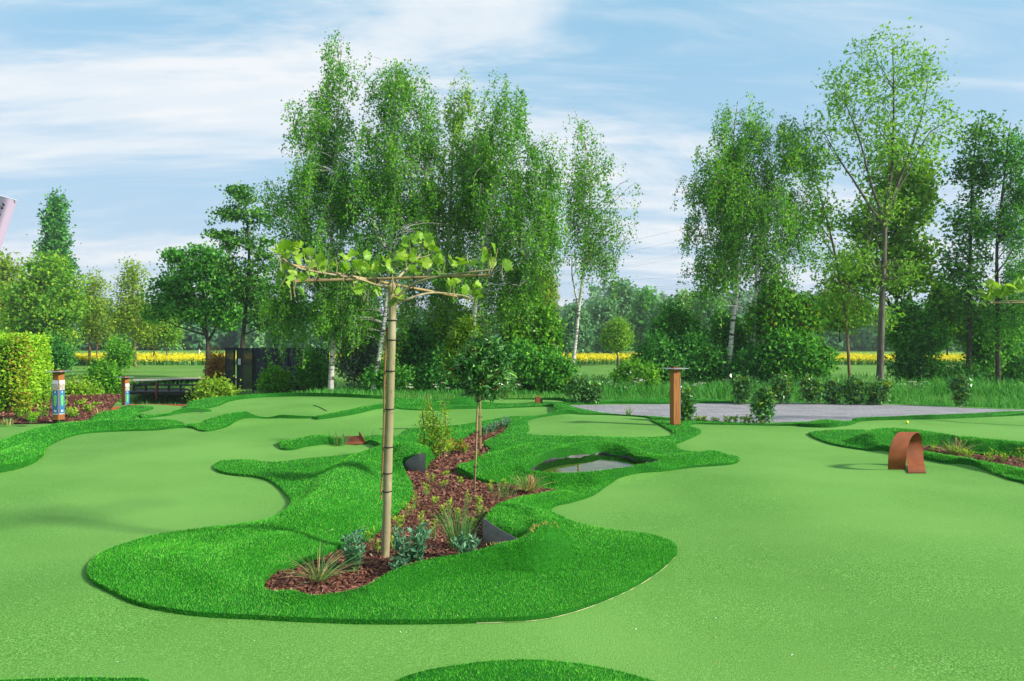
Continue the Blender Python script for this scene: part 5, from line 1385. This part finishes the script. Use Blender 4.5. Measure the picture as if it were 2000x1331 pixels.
for i, (x, y, w, h) in enumerate([(1340, 824, 16, 6), (1362, 825, 14, 8), (1378, 826, 16, 10), (1397, 827, 16, 8), (1420, 828, 18, 12), (1436, 828, 16, 13), (1451, 829, 18, 14), (1465, 829, 14, 10)]):
    perennial('seedling_plant', 'small leafy seedling along the front edge of the plaza, ' + ORD[i] + ' from the left', x, y, w, h, 'lime', 490 + i, 6, 9, .07, 'seedlings along the plaza edge', .35, z=.0)
for i, (x, y, w, h) in enumerate(sorted([(60, 826, 26, 18), (82, 815, 24, 26), (140, 815, 24, 16), (170, 808, 24, 14), (150, 800, 30, 16), (120, 806, 30, 30), (95, 800, 30, 40), (40, 815, 20, 16), (185, 800, 24, 12)])):
    perennial('weed_plant', 'loose green plant in the western mulch bed, ' + ORD[i] + ' from the left', x, y, w, h, 'maple', 500 + i, 8, 12, .07, 'loose plants in the western bed', .45, z=.08)

# tall leafy stems behind the first steel plate
r = np.random.default_rng(520)
for i, (x, y, t, lab) in enumerate([(838, 897, 770, 'tallest lime-leaved bamboo-like stem behind the steel plate'), (846, 892, 800, 'middle lime-leaved bamboo-like stem behind the steel plate'), (868, 887, 785, 'lime-leaved bamboo-like stem right of the tallest one'), (826, 890, 800, 'leftmost lime-leaved bamboo-like stem behind the steel plate'), (857, 894, 830, 'shortest lime-leaved bamboo-like stem behind the steel plate')]):
    h = y - t
    tree('nandina_plant', lab, 10.2, [[(x, y), (x + 2, y - h * .5), (x - 3 + 3 * i % 4, t)]], [(x - 1, t + h * .2, 12, h * .2), (x + 2, t + h * .5, 14, h * .22), (x, t + h * .75, 10, h * .15)], .007, 'lime', 'warm', limbs=7, twigs=36, lpt=5, lsize=.055, rise=.7, spread=.04, twig_r=.0025, seed=521 + i, group='tall leafy stems', cat='plant', wr=.4)

# staked young trees
M_CANE = surf('bamboo_cane', (0.36, 0.25, 0.11), layers=[(5, (0.25, 0.155, 0.06), .45, .62, 4, .8), (40, (0.45, 0.34, 0.17), .5, .65, 2, .5)], rough=.55, spec=.35, stretch=(1, 1, 3))
def staked(label, Y, trunk, lobes, leaf, n, ls, seed, extra=None, wr=.3, stake=None, r0=.013, lpt=18, droop=0):
    root = tree('young_tree', label, Y, [trunk], lobes, r0, leaf, 'warm', limbs=16, twigs=n, lpt=lpt, lsize=ls, rise=1.0, spread=.035 * Y / 8, twig_r=.003, seed=seed, group='staked young trees', extra=extra, wr=wr, lowest=trunk[-1][1] + 12, limb_r=.5)
    if stake:
        P = np.array([at(x, y, Y + .06) for x, y in stake]); P[0, 2] -= .05
        MB().tube(P, .011, 8).build('stake', M_CANE, root)
        for f in (.3, .62, .9):
            c = P[0] * (1 - f) + P[-1] * f - [0, .04, 0]
            th = np.linspace(0, 2 * math.pi, 13)
            MB().tube(np.stack([c[0] + .03 * np.cos(th), c[1] + .045 * np.sin(th), np.full(13, c[2])], 1), .004, 5, False).build('tie', M_BLACK, root)
    return root
staked('young lollipop tree with dark narrow leaves and red shoots, nearest of the staked trees', 7.9, [(927, 968), (929, 890), (932, 800), (936, 755), (940, 715)],
       [(938, 712, 34, 34), (962, 690, 24, 26), (915, 735, 30, 24), (975, 728, 22, 26), (900, 705, 18, 18), (945, 757, 34, 14), (930, 675, 18, 18), (985, 705, 14, 16), (885, 725, 14, 14)], 'laurel', 150, .085, 530, extra=('red', .08, .04, 'red_shoots'), stake=[(926, 966), (934, 762)])
staked('young tree with yellowish narrow leaves just behind the nearest staked tree', 11.0, [(937, 882), (934, 800), (925, 720), (912, 660)],
       [(905, 660, 26, 26), (890, 690, 22, 26), (915, 640, 18, 20), (925, 690, 22, 26), (885, 720, 16, 14)], 'laurelnew', 260, .085, 531, wr=.22, stake=[(939, 880), (938, 770)])
staked('small far young tree left of the short rusty post', 20.4, [(975, 782), (974, 765), (972, 752)], [(968, 752, 18, 10), (958, 758, 12, 8)], 'laurel', 60, .12, 532, stake=[(976, 782), (975, 757)], r0=.02)
staked('small far young tree behind the border, beside the other far staked tree', 22.0, [(986, 776), (986, 760), (985, 745)], [(984, 742, 16, 12), (992, 752, 8, 10)], 'laurel', 60, .12, 533, stake=[(987, 774), (987, 748)], r0=.02)

# ------------------------------------------------------------------ plane trees trained on cane frames
def plane_leaf_mesh(name, fold, curl, tint, seed):
    r = np.random.default_rng(seed)
    lob = [(0, 0), (.12, -.06), (.40, -.10), (.44, .06), (.62, .16), (.54, .30), (.70, .50), (.50, .56), (.40, .66), (.30, .84), (.14, .86), (0, 1.05)]
    R_ = [(x * r.uniform(.92, 1.08), y * r.uniform(.95, 1.05)) for x, y in lob]
    Lf = [(-x * r.uniform(.92, 1.08), y * r.uniform(.95, 1.05)) for x, y in lob[1:-1]][::-1]
    pts = R_ + Lf
    z = lambda x, y: fold * abs(x) - curl * y * y + .04 * math.sin(9 * x + 5 * y)
    V = [(x, y, z(x, y)) for x, y in pts] + [(0, .36, z(0, .36) - .05)]
    n = len(pts)
    fs = [[i, (i + 1) % n, n] for i in range(n)]
    stem = [(-.015, 0, 0), (.015, 0, 0), (.012, -.35, -.06), (-.012, -.35, -.06)]
    b = len(V); V += stem; fs.append([b, b + 1, b + 2, b + 3])
    lo = [i for f in fs for i in f]
    return np_mesh(name, V, lo, [len(f) for f in fs], LEAF['plane'], True, np.full(len(fs), tint))
LEAFM = [plane_leaf_mesh('plane_leaf', f, c, t, s) for f, c, t, s in ((.25, .1, .25, 1), (.4, .25, .45, 2), (.15, .35, .6, 3), (.5, .05, .75, 4), (.3, .3, .9, 5), (.2, .2, .12, 6))]
M_PLANEBARK = surf('plane_bark', (0.28, 0.235, 0.13), layers=[(3.5, (0.20, 0.19, 0.09), .42, .6, 4, .8), (9, (0.40, 0.34, 0.22), .52, .66, 4, .7), (2, (0.36, 0.30, 0.06), .58, .7, 3, .6), (30, (0.14, 0.11, 0.07), .62, .7, 3, .7)], rough=.75, spec=.25, stretch=(1, 1, .55), bumps=[(18, .3, .006)])
def tie_ring(c, rad, root, axis=None):
    th = np.linspace(0, 2 * math.pi, 15)
    ax = np.array([0, 0, 1.0]) if axis is None else axis / np.linalg.norm(axis)
    e1 = np.cross(ax, [.3, .8, .5]); e1 /= np.linalg.norm(e1); e2 = np.cross(ax, e1)
    P = c + rad * (np.cos(th)[:, None] * e1 + np.sin(th)[:, None] * e2)
    MB().tube(P, .0045, 6, False).build('tie', M_BLACK, root, True)
def plane_tree(label, Y, trunk, r0, canes, branches, clusters, leaf_px, stake, ties, seed):
    r = np.random.default_rng(seed)
    base = at(trunk[0][0], trunk[0][1], Y)
    root = empty('plane_tree', base, label, 'tree', 'plane trees trained on cane frames')
    P = np.array([at(p[0], p[1], Y) for p in trunk]); P = np.concatenate([P[:1] - [0, 0, .1], P])
    C = catmull(P, 48)
    t = np.linspace(0, 1, 48)
    R = r0 * (1.12 - .16 * t + .02 * np.sin(t * 40)) ; R[0:4] *= [1.3, 1.2, 1.1, 1.03]
    R[-5:] *= np.array([1.05, 1.18, 1.28, 1.15, .8])
    MB().tube(C, R, 16).build('trunk', M_PLANEBARK, root, True)
    if stake:
        s = np.array([at(x, y, Y + d) for x, y, d in stake])
        MB().tube(catmull(s, 10), .008, 8).build('stake', surf('brown_cane', (0.22, 0.11, 0.05), rough=.6), root, True)
    for y in ties:
        i = int(np.argmin(np.abs((CY - (C[:, 2] - EYE) / C[:, 1] * F) - y)))
        tie_ring(C[i] + [-.004, 0, 0], r0 * 1.22, root)
    for cn in canes:
        A, B = at(*cn[0]), at(*cn[1])
        f = np.linspace(0, 1, 30)[:, None]
        Q = A + (B - A) * f; Q[:, 2] -= .03 * np.sin(f[:, 0] * math.pi) * 0
        rr = .0105 * (1 + .12 * (np.arange(30) % 5 == 0))
        MB().tube(Q, rr, 8).build('bamboo_cane', M_CANE, root, True)
        for k in (.12, .27, .42, .62, .8, .93):
            tie_ring(A + (B - A) * k, .02, root, B - A)
    for br in branches:
        Q = catmull(np.array([at(x, y, yy) for x, y, yy in br[0]]), 22)
        MB().tube(Q, np.linspace(br[1], br[1] * .45, 22), 8).build('branch', M_PLANEBARK, root, True)
    for (x, y, yy, n) in clusters:
        c = at(x, y, yy)
        for q in range(n):
            o = bpy.data.objects.new('leaf', LEAFM[r.integers(len(LEAFM))])
            COL.objects.link(o); o.parent = root
            s = leaf_px / F * yy * r.uniform(.75, 1.15)
            off = np.array([r.normal(0, .6) * leaf_px, r.normal(0, .5) * leaf_px * .6]) / F * yy
            o.location = Vector(c + [off[0], r.normal(0, .035), off[1]]) - root.location
            dirn = Vector((r.normal(0, .8), r.normal(-.1, .6), r.uniform(-.15, 1.1))).normalized()
            nrm = Vector((r.normal(.5, .5), r.normal(-.8, .5), r.normal(.55, .5)))
            xa = dirn.cross(nrm).normalized(); za = xa.cross(dirn)
            from mathutils import Matrix
            o.rotation_euler = Matrix((xa, dirn, za)).transposed().to_euler()
            o.scale = (s, s, s)
        # the twig that carries the cluster
        MB().tube(catmull(np.array([c - [r.normal(0, .01), 0, .10], c - [r.normal(0, .01), 0, .04], c + [0, 0, .03]]), 6), np.linspace(.004, .002, 6), 5).build('twig', M_PLANEBARK, root)
    return root
YP = 5.56
plane_tree('flat-topped plane tree with straight pale trunk in the middle of the mulch bed', YP,
    [(752, 1089), (755, 1020), (757.5, 930), (760, 840), (763, 740), (765, 660), (766, 600), (765, 570), (763, 556)], .031,
    [((577, 551, 5.75), (961, 537.5, 5.4)), ((562, 517, 4.95), (919, 584, 6.4)), ((575, 548, 5.8), (745, 545, 5.65))],
    [([(762, 560, 5.55), (735, 557, 5.5), (700, 545, 5.35), (640, 535, 5.15), (580, 523, 4.95), (552, 505, 4.9)], .011), ([(766, 590, 5.55), (778, 578, 5.52), (800, 560, 5.5), (835, 545, 5.45), (900, 534, 5.42), (970, 527, 5.4)], .013),
     ([(768, 592, 5.55), (782, 590, 5.6), (815, 578, 5.7), (850, 572, 5.85), (900, 577, 6.1), (922, 584, 6.3)], .011), ([(764, 562, 5.55), (776, 545, 5.6), (795, 525, 5.7), (815, 505, 5.8), (826, 482, 5.85), (824, 462, 5.85)], .012),
     ([(764, 580, 5.55), (768, 560, 5.5), (766, 535, 5.5), (769, 505, 5.5)], .008), ([(960, 530, 5.4), (968, 505, 5.4), (972, 485, 5.42)], .004), ([(815, 505, 5.8), (835, 500, 5.85), (848, 492, 5.9)], .006), ([(560, 517, 4.95), (548, 508, 4.9), (540, 498, 4.88)], .006)],
    [(545, 500, 4.9, 3), (560, 492, 4.92, 3), (580, 484, 4.95, 4), (598, 497, 5.0, 3), (610, 507, 5.05, 2), (553, 528, 4.95, 3), (572, 538, 5.0, 2), (600, 542, 5.4, 2), (615, 520, 5.05, 2), (640, 513, 5.1, 4), (655, 510, 5.12, 3), (668, 522, 5.2, 2), (692, 508, 5.25, 3), (698, 526, 5.3, 4), (690, 535, 5.3, 1), (565, 562, 5.75, 2), (575, 556, 5.75, 1),
     (735, 535, 5.5, 4), (748, 528, 5.5, 3), (762, 505, 5.5, 4), (772, 500, 5.5, 2), (795, 500, 5.7, 4), (800, 475, 5.8, 4), (815, 465, 5.85, 3), (828, 472, 5.85, 3), (832, 488, 5.85, 2), (845, 488, 5.9, 2), (818, 520, 5.75, 4), (822, 530, 5.7, 2), (860, 510, 5.6, 3), (870, 520, 5.6, 3), (920, 514, 5.45, 4), (958, 495, 5.42, 3), (955, 512, 5.4, 2), (982, 522, 5.4, 2), (932, 565, 6.3, 4), (925, 575, 6.3, 2), (878, 553, 5.95, 3), (885, 562, 5.95, 2), (712, 562, 5.5, 3), (720, 572, 5.5, 1), (775, 580, 5.5, 2), (765, 595, 5.5, 1)],
    18.5, [(744, 975, -.02), (749, 860, -.02), (751, 740, -.02), (756, 640, -.01)], (964, 930, 868, 790, 720, 659, 625), 541)
YQ = 14.0
plane_tree('second flat-topped plane tree, only a leafy branch reaching in at the right edge', YQ,
    [(2112, 834), (2110, 800), (2108, 750), (2106, 680), (2104, 625), (2103, 605)], .05,
    [((1935, 592, 14.0), (2260, 588, 14.0)), ((2020, 575, 12.8), (2170, 605, 15.2))],
    [([(2096, 610, 14.0), (2060, 596, 14.0), (1990, 588, 14.0), (1925, 590, 14.0)], .014), ([(2098, 610, 14.0), (2140, 592, 14.0), (2200, 585, 14.0), (2255, 585, 14.0)], .014), ([(2097, 605, 14.0), (2100, 570, 14.1), (2110, 530, 14.1)], .012)],
    [(1905, 575, 14.0, 3), (1918, 585, 14.0, 2), (1930, 570, 14.0, 4), (1945, 558, 14.0, 4), (1942, 580, 14.0, 3), (1960, 565, 14.0, 4), (1965, 578, 14.0, 3), (1978, 560, 14.0, 4), (1990, 570, 14.0, 4), (2005, 560, 14.0, 4), (1915, 597, 14.0, 2), (2030, 560, 13.7, 4), (2070, 550, 14.0, 5), (2110, 530, 14.1, 6), (2150, 560, 14.0, 5), (2200, 560, 14.0, 5), (2245, 565, 14.0, 5)],
    16, None, (820, 760, 700), 542)

# ------------------------------------------------------------------ hedge, tall grass, rape field, far woods
r = np.random.default_rng(600)
A, B, C_, D_ = (at(-420, 800, 15.2), at(42, 803, 15.6), at(91, 790, 18.6), at(-420, 790, 18.9))
ztop = 1.76
root = empty('clipped_hedge', (B[0], B[1], 0.0), 'clipped yellow-green beech hedge behind the western mulch bed', 'hedge')
quad = np.array([A[:2], B[:2], C_[:2], D_[:2]])
cen = quad.mean(0)
inn = cen + (quad - cen) * .93
V = np.concatenate([np.column_stack([inn, np.full(4, -.05)]), np.column_stack([inn, np.full(4, ztop - .14)])])
MB().add(V, [[0, 1, 5, 4], [1, 2, 6, 5], [2, 3, 7, 6], [3, 0, 4, 7], [4, 5, 6, 7]]).build('shade_core', BARK['dark'], root)  # solid dark box, its colour stands in for shade inside the hedge
PP, NN = [], []
def face(p, q, n, z0, z1):
    f = r.random(n)[:, None]; z = r.uniform(z0, z1, n)
    d = q - p; nr = np.array([d[1], -d[0]]); nr = nr / np.linalg.norm(nr)
    xy = p + (q - p) * f + nr * (r.normal(0, .05, n) + .05 * np.sin(z * 5 + f[:, 0] * 17))[:, None]
    PP.append(np.column_stack([xy, z])); NN.append(np.tile([nr[0], nr[1], .2], (n, 1)))
face(quad[0], quad[1], 9000, .05, ztop); face(quad[1], quad[2], 9000, .05, ztop)
a, b = r.random(5000)[:, None], r.random(5000)[:, None]
top = (quad[0] * (1 - a) + quad[1] * a) * (1 - b) + (quad[3] * (1 - a) + quad[2] * a) * b
PP.append(np.column_stack([top, ztop + r.normal(0, .04, 5000)])); NN.append(np.tile([0, 0, 1.0], (5000, 1)))
P, N = np.concatenate(PP), np.concatenate(NN)
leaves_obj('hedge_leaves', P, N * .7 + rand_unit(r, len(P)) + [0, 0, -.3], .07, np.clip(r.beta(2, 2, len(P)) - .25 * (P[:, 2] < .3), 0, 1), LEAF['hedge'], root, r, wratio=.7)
sel = (np.abs(P[:, 0] - B[0]) < .22) & (np.abs(P[:, 1] - B[1]) < .35) & (r.random(len(P)) < .5)
leaves_obj('brown_leaves', P[sel] + N[sel] * .03, rand_unit(r, sel.sum()), .06, r.random(sel.sum()), LEAF['rust'], root, r, wratio=.7)

# tall grass along the ditch
def meadow(name, label, n, xr, yr, L, wid, leaf, seed, zoff=0, keep=None):
    r = np.random.default_rng(seed)
    P = np.column_stack([r.uniform(*xr, n), r.uniform(*yr, n)])
    if keep is not None: P = P[keep(P)]
    n = len(P)
    P = np.column_stack([P, ground_h(P) + zoff])
    a = r.uniform(0, 6.28, n); e = np.abs(r.normal(0, .22, n))
    D = np.stack([np.sin(e) * np.cos(a), np.sin(e) * np.sin(a), np.cos(e)], 1)
    mod = .75 + .35 * noise2(P, 1.6, seed)
    o = blade_mesh(name, P, r.uniform(.55, 1.1, n) * L * mod, wid * r.uniform(.6, 1.2, n), D, r.uniform(.05, .5, n), np.clip(r.beta(2, 2.4, n), 0, 1), LEAF[leaf], None, r)
    return tag(o, label, kind='stuff')
outside = lambda P: ~inside(P, OUT['domain'])
meadow('tall_grass', 'tall bright green sword-leaved grass along the ditch behind the plaza', 11000, (1.8, 18), (18.9, 23.6), .78, .013, 'reed', 611, -.02, outside)
meadow('tall_grass', 'rough grass and weeds behind the back border below the birches', 6000, (-8.5, 2.2), (21.0, 24.5), .34, .012, 'reed', 612, -.02, outside)
meadow('bank_grass', 'rough grass on the creek banks round the footbridge', 4500, (-17, -7), (19.5, 31), .4, .014, 'grass', 613, -.02, lambda P: outside(P) & (ground_h(P) > -.95))
meadow('meadow_grass', 'rough grass between the tall grass and the far fairway', 7000, (-6, 26), (23.5, 34), .4, .016, 'grass', 614, -.02)
# pale umbels in the tall grass
i = 0
for (x, y) in sorted([(1170, 752), (1192, 748), (1215, 756), (1236, 750), (1345, 752), (1362, 748), (1372, 756), (1770, 752), (1785, 748), (1800, 756), (1155, 762), (1255, 745), (860, 752), (800, 758), (1010, 750)]):
    Y = 22.8; p = at(x, y, Y); g = gz(p[0], Y)
    rr = np.random.default_rng(620 + i); i += 1
    root = empty('cow_parsley', (p[0], Y, g), 'white flowering cow parsley in the rough grass, ' + ORD[i - 1] + ' from the left', 'flower', 'cow parsley in the rough grass')
    mb = MB(); cc = []
    for q in range(5):
        t = p + [rr.normal(0, .12), rr.normal(0, .08), rr.normal(0, .07)]
        mb.tube(catmull(np.array([[p[0], Y, g - .02], (np.array([p[0], Y, g]) + t) / 2 + rr.normal(0, .02, 3), t]), 5), .004, 4)
        cc.append(t + np.column_stack([rr.normal(0, .035, 12), rr.normal(0, .035, 12), rr.normal(0, .008, 12)]))
    mb.build('stems', M_STEM, root)
    P = np.concatenate(cc)
    leaves_obj('umbels', P, rand_unit(rr, len(P)) * [1, 1, .2], .03, rr.random(len(P)), LEAF['white'], root, rr, wratio=.9)

# rape in flower
r = np.random.default_rng(630)
n = 9500
Yr = 49 + 13 * r.random(n) ** 1.8
X = r.uniform(-40, 48, n)
P = np.column_stack([X, Yr]); P = P[(P[:, 1] > 49 + 1.5 * noise2(P, .15, 4))]
P = np.column_stack([P, ground_h(P)]); n = len(P)
a = r.uniform(0, 6.28, n); e = np.abs(r.normal(0, .12, n))
D = np.stack([np.sin(e) * np.cos(a), np.sin(e) * np.sin(a), np.cos(e)], 1)
h = r.uniform(.40, .58, n)
root = empty('rape_field', (0, 49, 0)); tag(root, 'strip of yellow flowering rape far off behind the trees', kind='stuff')
blade_mesh('rape_stems', P, h, np.full(n, .05), D, r.uniform(.0, .2, n), r.random(n), LEAF['grass'], root, r)
idx = np.repeat(np.arange(n), 14)
FP = P[idx] + D[idx] * (h[idx] * r.uniform(.62, 1.08, len(idx)))[:, None] + r.normal(0, .06, (len(idx), 3))
leaves_obj('rape_flowers', FP, rand_unit(r, len(idx)), .06, r.random(len(idx)), LEAF['rape'], root, r, wratio=.9)

# woods in the distance
def wood(name, label, crowns, leaf, ls, per, seed, conif=False):
    r = np.random.default_rng(seed)
    PP, DD, TT = [], [], []
    for (x, Y, ytop, w) in crowns:
        zt = EYE - (ytop - CY) / F * Y; rx = w / F * Y
        g = 0.2
        n = int(per)
        f = r.random(n)
        z = g + (zt - g) * f
        if conif: rad = rx * np.clip(1.05 - f, .03, 1) ** .8
        else: rad = rx * np.sqrt(np.clip(1 - (2 * f - .75) ** 2 / 1.7, .05, 1))
        a = r.uniform(0, 6.28, n); q = rad * r.random(n) ** .35
        P = np.column_stack([(x - CX) / F * Y + q * np.cos(a), Y + q * np.sin(a), z]) + r.normal(0, .12 * rx, (n, 3)) * [1, 1, .5]
        PP.append(P); TT.append(np.clip(r.beta(2, 2.4, n) + r.normal(0, .16), 0, 1))
        DD.append(rand_unit(r, n) + [0, 0, -.2])
    P, D, T = np.concatenate(PP), np.concatenate(DD), np.concatenate(TT)
    V = leaf_quads(P, D, ls * 1.12, r, wratio=.8, tri=True)
    o = link(name, np_mesh(name, V, np.arange(3 * len(P)), np.full(len(P), 3), LEAF[leaf], False, T))
    return tag(o, label, kind='stuff')
r = np.random.default_rng(640)
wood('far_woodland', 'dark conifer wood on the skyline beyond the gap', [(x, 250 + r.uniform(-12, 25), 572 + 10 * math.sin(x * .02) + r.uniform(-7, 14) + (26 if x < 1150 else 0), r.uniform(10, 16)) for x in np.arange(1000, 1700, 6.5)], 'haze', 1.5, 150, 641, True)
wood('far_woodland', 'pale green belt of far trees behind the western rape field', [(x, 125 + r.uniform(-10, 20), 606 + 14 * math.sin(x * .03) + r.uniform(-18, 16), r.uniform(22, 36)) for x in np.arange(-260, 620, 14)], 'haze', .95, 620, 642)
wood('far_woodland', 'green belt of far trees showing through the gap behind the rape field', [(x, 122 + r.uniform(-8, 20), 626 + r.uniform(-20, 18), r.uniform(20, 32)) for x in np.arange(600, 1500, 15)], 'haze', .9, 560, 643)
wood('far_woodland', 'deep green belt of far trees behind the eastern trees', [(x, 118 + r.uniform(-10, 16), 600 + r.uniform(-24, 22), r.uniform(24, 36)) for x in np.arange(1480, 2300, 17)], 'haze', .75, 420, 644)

# ------------------------------------------------------------------ air
m = bpy.data.materials.new('pale_haze'); m.use_nodes = True
t = m.node_tree; t.nodes.clear()
out = t.nodes.new('ShaderNodeOutputMaterial')
pv = t.nodes.new('ShaderNodeVolumePrincipled')
pv.inputs['Color'].default_value = (.80, .88, .96, 1)
pv.inputs['Density'].default_value = .0006
pv.inputs['Anisotropy'].default_value = .2
t.links.new(pv.outputs[0], out.inputs['Volume'])
o = MB().box((0, 245, 15.5), (980, 570, 35.4)).build('haze', m)
tag(o, 'thin pale haze in the air over the whole course', kind='stuff')
